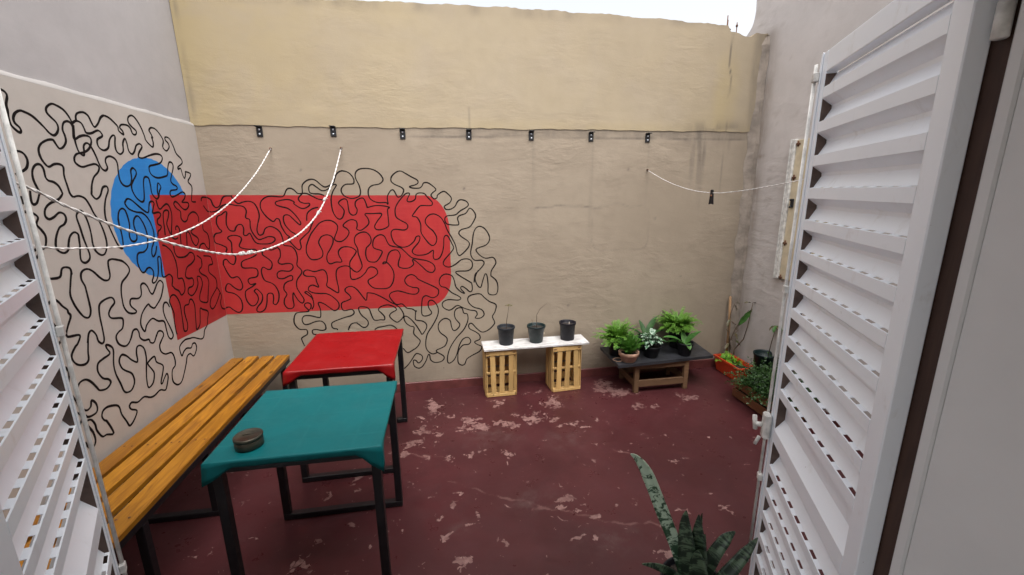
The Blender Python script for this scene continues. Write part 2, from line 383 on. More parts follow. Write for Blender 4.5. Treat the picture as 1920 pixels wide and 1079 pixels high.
# traced outlines, metres*1000 on the wall planes; worn floor spots (x, y, rx, ry)
MURAL_LEFT = [
'2175,2183 2191,2177 2197,2161 2184,2128 2182,2101 2179,2073 2181,2046 2197,2027 2212,2019 2220,2027 2216,2041 2201,2055 2199,2074 2212,2096 2236,2111 2256,2110 2289,2099 2316,2078 2339,2056 2358,2035 2379,2028 2400,2043 2412,2067 2407,2090 2384,2110 2369,2127 2374,2149 2404,2170 2432,2168 2465,2155 2486,2131 2496,2110 2501,2093',
'2403,1746 2390,1763 2386,1795 2381,1846 2388,1886 2370,1898 2341,1896 2310,1883 2290,1902 2280,1927 2281,1956 2298,1981 2333,2001 2365,2007 2376,1992 2391,1971 2415,1980 2437,2007 2439,2035 2434,2061 2447,2092 2470,2104 2488,2100 2496,2079 2486,2031 2496,2025 2523,2040 2556,2050 2589,2046 2593,2022 2569,1988 2539,1969 2506,1960 2480,1952 2463,1932 2465,1909 2498,1893 2544,1904 2585,1912 2607,1898 2593,1872 2559,1846 2536,1811 2522,1771 2519,1757 2541,1735 2573,1752 2601,1793 2630,1799 2634,1778 2605,1736 2583,1685 2575,1634 2586,1589 2599,1543 2615,1495 2635,1465 2653,1472 2662,1514 2663,1560 2660,1593 2664,1634 2682,1668 2708,1680 2729,1666 2738,1616 2736,1578 2720,1536 2724,1502 2747,1490 2772,1502 2778,1535 2771,1580 2781,1613 2808,1633 2832,1622 2856,1578 2866,1527 2860,1482 2845,1443 2809,1422 2765,1421 2745,1402 2739,1358 2754,1313 2777,1303 2808,1321 2834,1321 2854,1297 2848,1266 2828,1239 2836,1225 2867,1236 2896,1278 2912,1339 2919,1370 2940,1372 2944,1345 2934,1298 2928,1251 2950,1241 2995,1249 3019,1227 3015,1200 3003,1174 3011,1163 3028,1144 3062,1121 3078,1091 3109,1097 3130,1123 3132,1170 3119,1198 3076,1207 3087,1261 3087,1321 3084,1330 3063,1388 3021,1427 2984,1441',
'2527,2117 2531,2139 2548,2155 2583,2164 2610,2152 2621,2125 2636,2101 2665,2122 2692,2156 2716,2171 2693,2158 2717,2171 2754,2165 2787,2145 2807,2127 2807,2106 2838,2089 2838,2108 2821,2124 2838,2142 2882,2146 2906,2133 2917,2104 2941,2102 2952,2123 2921,2143 2899,2164 2907,2193 2940,2208 2969,2194 2999,2154 3018,2103 3024,2078 3073,2045 3089,2074 3082,2105 3095,2101 3080,2128 3071,2144 3095,2162 3136,2159 3175,2128 3194,2094 3177,2056 3206,2034 3243,2059 3242,2084 3217,2103 3223,2122 3263,2117 3292,2073 3310,2027 3356,1995 3358,1966 3305,1939 3300,1923 3330,1929 3340,1889 3356,1864 3378,1897 3382,1910 3438,1899 3425,1875 3391,1843 3426,1809 3409,1754 3394,1706 3445,1701',
'2503,2102 2527,2115 2555,2108 2566,2084 2573,2065 2604,2066 2655,2087 2677,2072 2674,2059 2638,2040 2631,2014 2642,1995 2670,1988 2703,2006 2722,2046 2751,2073 2769,2070 2757,2029 2757,1993 2782,1978 2811,1998 2820,2041 2843,2068 2852,2045 2855,2002 2878,1986 2904,2006 2927,2039 2960,2052 2976,2036 2940,2001 2928,1975 2961,1970 3019,1988 3089,2005 3137,2003 3150,1983 3122,1953 3059,1937 3010,1926 3001,1899 3016,1873 3064,1858 3135,1868 3172,1882 3189,1927 3215,1963 3246,1958 3247,1930 3217,1884 3195,1845 3209,1823 3248,1807 3241,1787 3180,1781 3162,1762 3178,1739 3248,1755 3298,1771 3328,1758 3313,1728 3277,1705 3282,1701 3343,1697 3343,1671 3301,1650 3262,1664 3230,1695 3201,1708 3180,1691 3203,1661 3238,1640 3232,1595 3259,1570 3296,1578 3324,1610 3376,1631 3420,1621 3443,1588 3433,1556',
'2504,2093 2493,2037 2493,1995 2501,1963 2524,1950 2532,1966 2537,1995 2551,2010 2570,2012 2588,1990 2603,1952 2611,1920 2625,1891 2646,1882 2665,1898 2660,1928 2670,1949 2700,1960 2733,1949 2744,1923 2738,1881 2737,1838 2752,1811 2780,1802 2810,1812 2832,1846 2838,1891 2859,1907 2879,1893 2876,1870 2841,1835 2819,1807 2819,1774 2840,1737 2875,1713 2900,1724 2915,1774 2926,1826 2945,1858 2979,1854 2984,1810 2983,1762 3015,1729 3043,1743 3057,1774 3080,1802 3059,1826 3040,1780 3040,1743',
'2146,1928 2181,1940 2205,1931 2214,1905 2203,1875 2180,1858 2143,1842',
'2190,1776 2183,1734 2189,1717 2207,1723 2226,1755 2232,1770 2221,1809 2219,1838 2228,1868 2248,1888 2270,1890 2281,1871 2281,1836 2292,1821 2316,1815 2337,1798 2347,1771 2345,1758 2318,1736 2284,1725 2255,1710 2236,1689 2231,1663 2247,1649 2275,1658 2306,1676 2330,1667 2334,1643 2317,1621 2290,1609 2269,1584 2253,1553 2245,1517 2260,1497 2282,1489 2304,1500 2316,1532 2333,1563 2360,1579 2380,1568 2379,1544 2374,1506 2364,1468 2363,1438 2383,1425 2410,1436 2420,1460 2414,1501 2406,1546 2401,1600 2395,1649 2406,1670 2429,1679 2447,1656 2457,1606 2458,1556 2454,1511 2462,1474 2488,1450 2515,1451 2537,1480 2546,1516 2542,1568 2528,1621 2505,1663 2491,1703 2471,1738 2438,1751 2403,1746',
'2925,1506 2928,1542 2913,1595 2886,1632 2855,1650 2808,1657 2759,1676 2738,1705 2746,1721 2766,1733 2794,1725 2828,1700 2868,1670 2900,1651 2919,1653 2934,1690 2948,1710 2972,1714 2984,1701 2968,1674 2955,1643 3007,1646 3028,1632 3010,1614 2985,1600 2982,1574 3010,1559 2995,1539 2971,1528 2958,1498',
'2925,1506 2909,1466 2883,1433 2873,1398 2883,1382 2910,1403 2931,1443',
'3009,1723 3016,1677 3034,1665 3064,1680 3103,1695 3128,1678 3138,1634 3129,1591 3103,1520 3095,1482 3126,1464 3160,1470',
'3031,1498 3038,1545 3043,1597 3057,1643 3091,1656 3110,1643 3095,1608 3069,1571 3076,1532 3086,1502',
'3151,1521 3153,1540 3176,1546 3192,1517 3186,1473 3177,1418',
'3241,1400 3254,1455 3259,1486 3281,1499 3301,1477 3313,1428 3348,1392 3390,1419 3384,1447 3329,1479 3322,1501 3379,1520',
'3100,1432 3093,1384 3114,1346 3177,1334 3222,1340 3262,1355 3299,1339 3301,1302 3256,1277 3199,1261 3172,1230 3163,1200 3192,1181 3235,1175 3241,1142 3218,1120 3172,1117 3157,1085 3189,1059 3229,1068 3265,1093 3290,1126 3295,1174 3334,1161 3344,1114 3317,1075 3286,1038 3282,995 3362,965 3385,1003 3405,1050 3429,1108 3411,1151 3352,1185 3334,1216 3367,1232 3383,1252 3380,1274',
'3372,1345 3405,1390 3457,1395 3482,1364 3514,1349 3532,1403 3524,1461 3478,1493 3481,1536',
'3336,1323 3383,1289 3379,1245',
'3419,1308 3506,1290 3522,1256 3521,1229 3467,1226 3456,1177 3503,1139 3535,1103 3527,1045 3472,1011 3418,977 3393,931 3415,899 3462,912 3521,957 3555,991',
'3527,1045 3571,969 3542,915 3551,870 3591,850 3596,855',
'2958,850 2953,872 2956,948 2967,995 2952,1050 2947,1081 2970,1108 3002,1110 3027,1086 3045,1040 3044,984 3039,912 3035,860 3043,844 3069,844 3085,882 3079,931 3077,980 3095,1011 3138,1010 3160,1037 3188,1027 3202,983 3192,920 3179,852 3176,811 3221,833 3241,883 3261,944 3291,930 3351,896 3329,845 3311,804 3267,778 3241,735 3204,731 3126,769 3076,780 3026,788 2971,773 2953,748 2962,697 2988,716 3027,727 3075,712 3098,733 3129,725 3133,686 3088,647 3054,677 3016,673 2994,636 2958,587 2912,537 2867,533 2831,569 2830,612 2846,649 2879,665 2887,706 2870,756 2811,770 2777,801 2776,840 2801,866 2830,891 2821,918 2790,928 2761,903 2733,876 2704,887 2698,908 2658,917 2632,943 2631,976 2619,999 2590,998 2566,966 2537,940 2506,937 2470,965 2464,1006 2488,1026 2521,1038 2537,1079 2523,1095 2464,1112 2451,1138 2472,1165 2505,1186 2502,1211 2480,1221 2436,1216 2404,1198 2392,1144 2390,1077 2385,1020 2368,1004 2348,1024 2344,1059 2324,1089 2302,1078 2285,1037 2289,1045 2274,994 2266,955 2241,942 2204,955 2184,983 2184,1013 2212,1043 2229,1053 2252,1081 2245,1093 2216,1098 2188,1104 2186,1122 2205,1155 2230,1192 2222,1212 2221,1227 2201,1250 2185,1276 2166,1289 2147,1286 2135,1274',
'2137,1483 2148,1497 2161,1499 2164,1479 2160,1430 2169,1392 2192,1383 2228,1385 2245,1417 2266,1423 2290,1412 2290,1383 2289,1388 2269,1335 2256,1290 2263,1245 2281,1199 2303,1166 2328,1158 2346,1185 2349,1231 2349,1286 2348,1314 2337,1348 2343,1378 2363,1392 2390,1392 2418,1373 2444,1342 2472,1318 2501,1314 2517,1335 2520,1378 2527,1411 2550,1417 2560,1416 2590,1408 2626,1394 2656,1364 2662,1334 2631,1306 2589,1281 2570,1240 2563,1191 2564,1145 2587,1107 2629,1091 2648,1099 2618,1134 2614,1158 2631,1177 2684,1166 2714,1183 2725,1234 2753,1241 2776,1217 2790,1177 2809,1163 2840,1190 2866,1216 2898,1228 2919,1201 2895,1152 2870,1120 2829,1092 2796,1076 2766,1096 2753,1112 2713,1093 2677,1060 2659,1011 2679,965 2705,997 2761,1020 2807,990 2859,971 2865,912 2871,864 2894,842 2918,861 2903,920 2876,995 2873,1048 2893,1082 2921,1077 2936,1044',
'2132,1187 2149,1152 2164,1121 2156,1102 2133,1086',
'2136,1520 2153,1523 2182,1523 2199,1541 2207,1576 2195,1604 2179,1631 2194,1660 2174,1679 2140,1687',
'2144,1718 2146,1730 2143,1753',
'2144,1786 2157,1793',
'2135,972 2147,949 2144,925 2132,896',
'2132,832 2146,792 2156,750 2180,691 2226,681 2246,695 2246,728 2226,755 2214,729 2189,721 2166,744 2157,791 2162,830 2184,866 2220,870 2249,845 2274,801 2287,780 2329,769 2362,787 2352,811 2321,831 2302,875 2313,914 2349,926 2399,936 2388,968 2387,988 2410,976 2426,946 2407,874 2406,818 2422,752 2433,703 2454,685 2489,685 2519,719 2514,769 2475,805 2453,832 2447,874 2473,899 2505,880 2533,845 2572,817 2579,868 2593,899 2621,898 2645,867 2644,806 2624,739 2611,682 2614,636 2657,647 2681,694 2672,724 2649,766 2654,782 2711,794 2720,754 2767,713 2757,676 2722,620 2730,607 2760,632 2787,648 2791,618 2756,562 2737,558 2700,577 2647,568 2609,575 2563,602 2509,596 2466,617 2445,604 2454,581 2489,553 2458,517 2418,501 2403,537 2382,591 2373,646 2315,674 2278,672 2261,648 2269,621 2284,603 2305,524 2263,542 2235,548 2214,595 2212,632 2197,665 2174,670 2171,650 2190,601 2193,555 2177,532 2149,542 2136,578',
'2133,739 2148,722 2153,696 2132,676',
'3514,1704 3533,1731 3596,1731',
'3534,1671 3573,1631 3596,1626']
MURAL_BACK = [
'-1774,855 -1747,861 -1718,834 -1688,814 -1661,825 -1647,868 -1655,925 -1693,970 -1745,988 -1752,1016 -1735,1051 -1714,1050 -1686,1019 -1650,998 -1625,1022 -1629,1071 -1651,1108 -1695,1101 -1721,1147 -1739,1208 -1740,1206 -1732,1242 -1710,1250 -1692,1222 -1667,1207 -1651,1227 -1642,1268 -1662,1298 -1658,1345 -1657,1386 -1677,1416 -1661,1433 -1623,1438 -1587,1425 -1580,1402 -1603,1355 -1579,1334 -1526,1324 -1494,1323 -1479,1310',
'-1774,1731 -1776,1730 -1753,1713 -1743,1674 -1725,1654 -1697,1667 -1674,1717 -1650,1739 -1603,1739 -1606,1739 -1585,1699 -1561,1682 -1528,1693 -1485,1698 -1450,1681 -1430,1635 -1426,1583 -1444,1526 -1457,1474 -1446,1436 -1417,1444 -1396,1484 -1361,1501 -1324,1489 -1290,1453 -1276,1393 -1275,1351 -1221,1338 -1192,1301 -1185,1240 -1195,1184 -1168,1146 -1169,1115 -1209,1061 -1217,999 -1197,948 -1174,896 -1189,865 -1216,885 -1239,931 -1250,957 -1259,907 -1257,849 -1275,825 -1309,827 -1330,866 -1322,910 -1300,947 -1318,985 -1310,1028 -1282,1052 -1246,1063 -1240,1093 -1259,1100 -1312,1078 -1351,1086 -1352,1123 -1321,1143 -1260,1137 -1229,1161 -1231,1191 -1263,1202 -1314,1197 -1334,1219 -1312,1261 -1309,1309 -1313,1317 -1327,1332 -1374,1313 -1421,1332 -1438,1309 -1442,1279 -1415,1254 -1386,1223 -1382,1191 -1397,1161 -1420,1159 -1450,1178 -1468,1152 -1466,1103 -1449,1065 -1406,1045 -1377,1013 -1361,956 -1372,894 -1396,863 -1414,877 -1406,914 -1407,952 -1428,962 -1450,948 -1461,886 -1482,830 -1517,807 -1544,815 -1539,846 -1499,894 -1487,943 -1500,975 -1524,1001 -1543,983 -1525,951 -1522,914 -1547,871 -1582,864 -1609,906 -1614,956 -1603,992 -1555,1021 -1523,1047 -1563,1040 -1578,1071 -1561,1092 -1510,1102 -1495,1135 -1502,1165 -1533,1175 -1599,1178 -1608,1211 -1591,1235 -1539,1254 -1498,1273 -1486,1285',
'-1774,1626 -1757,1621 -1713,1634 -1679,1667 -1636,1678 -1584,1668 -1533,1659 -1514,1625 -1526,1574 -1499,1556 -1502,1498 -1488,1446 -1456,1401 -1417,1409 -1376,1422 -1339,1413 -1337,1389 -1367,1369 -1411,1364 -1465,1369 -1489,1393 -1509,1446 -1519,1450 -1538,1435 -1558,1442 -1552,1488 -1563,1520 -1590,1518 -1609,1495 -1621,1472 -1654,1479 -1670,1520 -1665,1571 -1655,1616 -1671,1619 -1694,1600 -1728,1583 -1739,1533 -1726,1492 -1711,1475 -1726,1461 -1759,1453 -1777,1419 -1769,1384 -1730,1365 -1696,1341 -1707,1306',
'-1034,1533 -1051,1499 -1070,1458 -1108,1423 -1139,1394 -1149,1378 -1146,1330 -1166,1309 -1196,1337 -1222,1374 -1235,1404 -1223,1415 -1248,1440 -1274,1499 -1283,1552 -1304,1561 -1323,1541 -1344,1547 -1382,1588 -1407,1640 -1401,1691 -1364,1725 -1320,1735 -1256,1729 -1228,1737 -1200,1785 -1172,1793 -1147,1779 -1122,1753 -1086,1754 -1054,1751 -1017,1731 -981,1710 -943,1701',
'-1162,1414 -1181,1438 -1212,1462 -1245,1510 -1253,1557 -1241,1586 -1208,1585 -1169,1543 -1139,1511 -1128,1516 -1131,1537 -1163,1590 -1207,1637 -1265,1655 -1293,1670 -1287,1693 -1204,1708 -1157,1688 -1161,1675 -1121,1643 -1089,1637 -1051,1656 -1046,1676 -1084,1677 -1116,1692 -1121,1720 -1092,1751 -1087,1771 -1082,1817 -1048,1850 -1009,1861 -977,1850 -942,1816 -916,1801 -887,1809 -863,1826 -845,1838 -823,1894 -792,1920 -759,1922 -721,1905 -694,1865 -694,1831 -712,1822 -757,1820 -787,1797 -796,1768 -782,1737 -750,1716 -711,1710 -664,1726 -649,1761 -656,1813 -677,1865 -676,1905 -651,1933 -605,1942 -549,1936 -504,1913 -473,1876 -469,1847 -500,1821 -553,1810 -584,1784 -590,1737 -573,1699 -523,1675 -459,1674 -442,1662 -444,1718 -417,1765 -393,1773 -378,1747 -362,1717 -338,1723 -319,1746 -311,1775 -333,1796 -384,1820 -406,1846 -397,1881 -360,1913 -325,1921 -291,1904 -246,1877 -200,1851 -193,1830 -214,1813 -263,1799 -240,1787 -186,1786 -162,1804 -148,1827 -113,1827 -78,1803 -52,1773 -81,1747 -94,1726 -71,1699 -47,1707 -39,1731 10,1758 46,1736 72,1700 55,1664 11,1637 22,1612 59,1612 97,1633 119,1670 145,1688 190,1678 211,1649 192,1625 141,1597 99,1565 33,1558 11,1538 14,1505 38,1486 112,1480 125,1494 116,1532 131,1556 186,1576 221,1618 257,1587 269,1549 246,1500 211,1459 144,1440 122,1411 142,1381 191,1346 209,1316 188,1274 127,1220 103,1242 89,1311 58,1379 27,1438 5,1497 -25,1547 -73,1574 -114,1569 -146,1539 -151,1503 -126,1465 -91,1433 -66,1383 -71,1339 -97,1312 -127,1325 -156,1363 -179,1398 -192,1430 -191,1491 -207,1534 -224,1553 -254,1560 -240,1584 -195,1637 -165,1646 -98,1645 -88,1672 -125,1714 -147,1741 -183,1748 -213,1736 -224,1697 -264,1677 -290,1689 -266,1740 -284,1747 -308,1734 -346,1693 -379,1646 -391,1604 -385,1556 -351,1528 -305,1500 -298,1469 -327,1448 -398,1456 -429,1442 -435,1405 -418,1349 -390,1320 -348,1305 -299,1316 -254,1352 -234,1389 -209,1395 -204,1376 -219,1339 -264,1290 -272,1259 -243,1236 -188,1234 -144,1245 -99,1272 -102,1222 -91,1193 -53,1201 -26,1245 -10,1308 -4,1377 18,1395 36,1376 59,1325 73,1286 43,1242 -3,1193 -21,1155 0,1128 38,1123 83,1144 134,1181 185,1188 223,1165 226,1117 190,1084 105,1083 83,1072 120,1038 204,982 218,965 220,911 198,895 164,927 131,947 121,925 154,883 120,898 79,945 68,998 49,1043 -1,1062 -44,1042 -63,995 -48,955 -7,940 43,893 93,864 118,840 92,824 6,833 -42,808 -40,768 2,738 37,745 85,776 141,749 193,728 245,716 257,683 239,652 287,649 319,679 298,726 228,753 186,796 179,837 206,863 285,872 327,834 371,796 428,765 418,701 394,656 411,609 406,581 356,533 297,515 249,553 206,603 179,590 187,553 239,521 274,486 273,448 227,428 245,403 289,376 270,334 197,296 151,266 131,220 104,210 73,234 71,301 82,357 120,402 173,408 192,440 167,474 122,459 89,404 63,321 34,266 -7,238 -24,261 -16,327 13,400 69,481 134,551 172,632 169,692 139,703 123,750 80,748 57,713 63,657 100,600 72,555 41,548 25,586 15,642 -28,663 -72,638 -91,593 -77,537 -19,478 -35,413 -75,388 -115,372 -112,353 -53,306 -72,264 -134,255 -172,282 -179,329 -192,331 -216,273 -249,226 -281,211 -316,231 -326,268 -321,291 -301,286 -278,261 -245,295 -249,332 -288,352 -309,339 -343,289 -372,252 -414,215 -457,199',
'-112,348 -156,339 -198,378 -208,435 -190,526 -133,614 -91,694 -83,757 -106,812 -139,836 -165,819 -164,770 -141,724 -163,702 -206,696 -226,720 -221,809 -209,861 -179,878 -129,857 -86,873 -72,908 -91,944 -231,1021 -254,1048 -290,1069 -328,1057 -352,1020 -333,980 -291,958 -248,950 -240,923 -263,898 -313,900 -368,919 -417,932 -466,921 -487,896 -477,863 -437,814 -387,815 -352,777 -303,764 -273,739 -276,748 -283,685 -278,663 -225,650 -194,623 -193,585 -232,529 -249,556 -281,616 -319,669 -352,699 -373,703 -380,685 -368,646 -334,613 -300,598 -306,541 -276,500 -254,466 -281,416 -325,386 -371,367 -410,412 -430,381 -444,350 -409,340',
'206,863 188,850',
'239,977 249,1046 285,1084 330,1139 313,1170 253,1173 224,1204 217,1247 232,1315 243,1391 261,1441 296,1464 338,1448 375,1396 382,1345 351,1303 282,1279 264,1259 297,1214 348,1187 409,1193 434,1144 393,1075 388,1031 389,1029 436,982 448,919 430,861 364,869 361,950 354,1030 337,1048 314,987 295,930 265,954 249,1008 264,1060 282,1086',
'-635,1314 -603,1351 -602,1397 -631,1435 -677,1436 -721,1407 -731,1358 -712,1304 -710,1261 -689,1173 -698,1136 -730,1109 -758,1120 -780,1145 -802,1162 -843,1163 -885,1143 -901,1100 -899,1037 -893,974 -902,939 -955,977 -984,1003 -973,1053 -976,1110 -1002,1139 -1067,1126 -1111,1141 -1140,1138 -1154,1111 -1134,1091 -1071,1082 -1059,1038 -1049,994 -1090,1014 -1121,1003 -1130,972 -1098,949 -1046,940 -988,934 -939,899 -905,852 -909,807 -944,786 -977,811 -1015,845 -1049,863 -1067,855 -1055,802 -1060,742 -1079,734 -1141,753 -1188,753 -1209,722 -1196,682 -1161,680 -1106,699 -1059,700 -1032,669 -1031,629 -1062,618 -1108,630 -1138,623 -1136,593 -1110,584',
'-629,1318 -642,1308 -652,1253 -639,1203 -610,1189 -568,1194 -527,1249 -522,1280 -582,1306 -587,1350 -569,1390 -526,1414 -491,1400 -471,1351 -455,1326 -426,1314 -367,1300 -333,1267 -281,1215 -215,1197 -154,1182 -105,1151 -92,1112 -115,1081 -158,1092 -194,1129 -252,1186 -276,1196 -269,1158 -305,1130 -354,1126 -393,1143 -390,1187 -374,1237 -393,1279 -428,1283 -460,1265 -481,1222 -493,1179 -521,1170 -511,1185 -484,1178 -451,1133 -437,1081 -447,1017 -482,967 -537,957 -609,967 -648,1007 -646,1039 -602,1062 -569,1093 -578,1131 -613,1148 -643,1137 -671,1097 -716,1061 -771,1047 -789,1070 -786,1139 -784,1189 -767,1220 -727,1274 -736,1299 -775,1320 -828,1320 -862,1291 -863,1254 -845,1201 -891,1199 -939,1186 -959,1214 -954,1263 -920,1317 -898,1365 -900,1405 -938,1424 -979,1413 -1002,1384 -1008,1354 -986,1289 -996,1246 -1039,1226 -1084,1231 -1110,1280 -1106,1335 -1098,1357 -1068,1422 -1029,1474 -984,1521 -932,1540 -887,1533 -853,1500 -857,1458 -883,1399 -874,1374 -835,1367 -791,1396 -767,1438 -779,1468 -808,1493 -785,1522 -743,1542 -704,1530 -698,1496 -704,1467 -682,1454 -652,1465 -607,1506 -610,1549 -630,1585 -577,1587 -507,1588 -502,1570 -535,1529 -561,1487 -552,1460 -511,1456 -453,1482 -449,1533 -449,1617 -433,1635 -484,1648 -542,1651 -602,1638 -608,1641 -616,1673 -631,1709 -659,1709 -693,1686 -699,1651 -687,1621 -699,1586 -728,1578 -749,1599 -754,1646 -758,1693 -779,1708 -815,1691 -825,1670 -802,1641 -788,1611 -804,1564 -829,1547 -855,1565 -874,1607 -880,1659 -877,1717 -858,1769 -828,1815 -847,1819 -864,1812 -901,1781 -941,1773 -977,1799 -1008,1821 -1034,1805 -1036,1765 -1015,1751 -960,1747 -928,1735',
'-982,1644 -1028,1633 -1065,1604 -1076,1575 -1080,1540',
'-668,928 -679,863 -701,887 -738,947 -771,981 -806,989 -837,974 -842,949 -813,915 -803,886 -835,868 -878,851 -885,812 -867,782 -806,789 -788,761 -811,736 -873,720 -965,687 -980,659 -970,632 -938,623 -939,613',
'-668,928 -613,918 -543,879 -485,837 -437,808 -403,773 -381,725 -385,698 -413,668 -443,654 -483,685 -499,716 -479,742 -437,766 -457,793 -505,813 -561,802 -588,774 -565,743 -543,712 -545,682 -576,684 -626,683 -647,725 -661,778 -689,803 -743,806 -746,770 -726,729 -692,694 -680,660 -698,628 -729,626 -757,651 -780,668 -817,662 -837,637 -849,607',
'-632,597 -606,615 -556,622 -506,631 -475,621 -446,592',
'-1215,488 -1232,549 -1221,569 -1183,592 -1184,632 -1236,639 -1267,677 -1273,722 -1256,773 -1225,787 -1155,790 -1151,805 -1174,835 -1172,857 -1148,865 -1126,851 -1129,819 -1149,801',
'-1122,806 -1103,844 -1109,901 -1140,935 -1161,955 -1143,960 -1117,934 -1104,895',
'-62,197 -58,197']
PEEL = [(-0.15,3.245,0.065,0.156),(-0.202,2.909,0.073,0.069),(-0.297,2.907,0.027,0.027),(-0.301,2.758,0.063,0.064),(-0.121,2.833,0.036,0.031),(0.153,2.886,0.133,0.062),(0.338,2.915,0.053,0.023),(0.439,2.868,0.068,0.04),(0.629,2.961,0.085,0.108),(0.769,2.876,0.06,0.035),(0.852,3.13,0.09,0.123),(0.369,3.225,0.05,0.034),(0.878,2.813,0.104,0.028),(1.013,2.746,0.074,0.017),(1.104,2.801,0.03,0.023),(1.386,3.431,0.108,0.094),(1.494,3.231,0.154,0.086),(1.353,3.295,0.104,0.072),(1.53,2.957,0.048,0.055),(1.642,2.937,0.064,0.034),(2.018,3.06,0.101,0.047),(0.64,3.349,0.069,0.038),(0.773,3.382,0.035,0.031),(0.187,2.6,0.03,0.018),(0.09,2.571,0.033,0.021),(0.385,2.53,0.054,0.027),(-0.19,2.576,0.033,0.032),(-0.045,2.54,0.033,0.03),(-0.13,2.183,0.017,0.017),(0.009,2.192,0.021,0.011),(-0.028,2.085,0.022,0.011),(-0.068,2.038,0.018,0.009),(-0.1,2,0.019,0.011),(0.588,1.962,0.057,0.02),(0.659,1.912,0.041,0.016),(0.747,1.852,0.044,0.018),(0.644,2.031,0.028,0.023),(0.906,1.934,0.025,0.02),(0.712,1.948,0.011,0.012),(0.085,1.943,0.019,0.009),(0.219,1.777,0.018,0.015),(-0.074,1.878,0.021,0.014),(0.03,1.703,0.033,0.028),(0.064,1.647,0.011,0.015),(0.133,1.628,0.009,0.011),(0.601,1.749,0.041,0.012),(0.716,1.742,0.023,0.015),(1.284,1.833,0.027,0.022),(1.21,1.861,0.016,0.013),(1.501,1.795,0.038,0.03),(1.459,1.913,0.009,0.011),(1.587,2.517,0.017,0.013),(1.429,2.242,0.012,0.012),(0.908,2.328,0.013,0.013),(0.649,2.132,0.014,0.018),(0.122,1.99,0.01,0.012),(-0.271,3.092,0.039,0.016),(1.118,2.4,0.034,0.012),(1.01,1.557,0.038,0.024),(0.965,1.588,0.038,0.014),(0.146,3.003,0.061,0.059),(0.008,3.057,0.031,0.037),(0.511,3.013,0.031,0.024),(-0.62,2.422,0.026,0.02),(-0.642,2.387,0.026,0.016),(-0.562,2.307,0.021,0.02),(-0.739,2.288,0.02,0.017),(-0.592,2.453,0.015,0.009),(-0.44,2.68,0.028,0.033),(-0.355,2.656,0.038,0.05),(-0.752,1.815,0.059,0.034),(-0.731,1.851,0.016,0.022),(-0.584,2.013,0.022,0.02),(-0.425,1.856,0.021,0.017),(-0.284,1.947,0.018,0.019),(-0.726,1.925,0.01,0.019),(-1.005,2.438,0.012,0.012)]
SMUDGE = [(0.286,2.729,0.213,0.118),(0.775,2.616,0.154,0.103),(0.02,1.916,0.063,0.041),(0.176,2.801,0.116,0.08),(0.436,2.051,0.136,0.083),(0.777,1.706,0.149,0.079)]
CRACKS = [[(-0.036,2.298),(0.172,2.164),(0.346,2.067),(0.532,1.964),(0.69,1.884),(0.784,1.832),(0.919,1.78),(1.029,1.775),(1.092,1.743)],
[(-0.328,2.668),(-0.217,2.592),(-0.071,2.555)],
[(1.09,2.435),(1.188,2.365)],
[(0.424,1.99),(0.532,1.964)]]

# ================================================================== SETTING
XL, YB, XR = -1.778, 3.6, 2.83
Y0 = 0.66            # courtyard face of the house
ZS = 2.262           # seam between lower and upper walls

# floor: one dense sheet carrying the wear fields
nx, ny = 470, 300
gx, gy = np.meshgrid(np.linspace(-1.83, 2.90, nx+1), np.linspace(0.60, 3.68, ny+1), indexing='ij')
X, Y = gx.ravel(), gy.ravel()
peel = np.zeros_like(X)
wx = X+(vnoise(X, Y, 16, 1)-.5)*.07; wy = Y+(vnoise(X, Y, 16, 2)-.5)*.07
for (cx, cy, rx, ry) in PEEL:
    d = np.sqrt(((wx-cx)/(rx*.95+.003))**2+((wy-cy)/(ry*.95+.004))**2)
    peel = np.maximum(peel, np.clip(1.05-.66*d, -1, .82))
smud = np.zeros_like(X)
for (cx, cy, rx, ry) in SMUDGE:
    smud = np.maximum(smud, np.exp(-(((X-cx)/rx)**2+((Y-cy)/ry)**2)))
crk = np.zeros_like(X)
for c in CRACKS:
    crk = np.maximum(crk, 1-sstep(.002, .014, seg_dist(X+(vnoise(X, Y, 22, 3)-.5)*.03, Y+(vnoise(X, Y, 22, 4)-.5)*.03, c)))
Z = (vnoise(X, Y, 2.2, 8)-.5)*.006
me = bpy.data.meshes.new('floor')
idx = np.arange((nx+1)*(ny+1)).reshape(nx+1, ny+1)
q = np.stack([idx[:-1, :-1], idx[1:, :-1], idx[1:, 1:], idx[:-1, 1:]], -1).reshape(-1, 4)
me.from_pydata(np.stack([X, Y, Z], -1).tolist(), [], q.tolist()); me.update()
me.polygons.foreach_set('use_smooth', [True]*len(q))
set_attr(me, 'peel', peel); set_attr(me, 'smudge', smud); set_attr(me, 'crack', crk)
tag(link('floor', me, M['floor']), kind='structure')

# ground beyond the yard, far below view, so that the walls stand on something
g = MB(); g.add([(-60, -60, -.05), (60, -60, -.05), (60, 60, -.05), (-60, 60, -.05)], [(0, 1, 2, 3)])
tag(g.build('ground', simple('plain_earth', (.16, .13, .10), .95, .2, .4)), kind='structure')

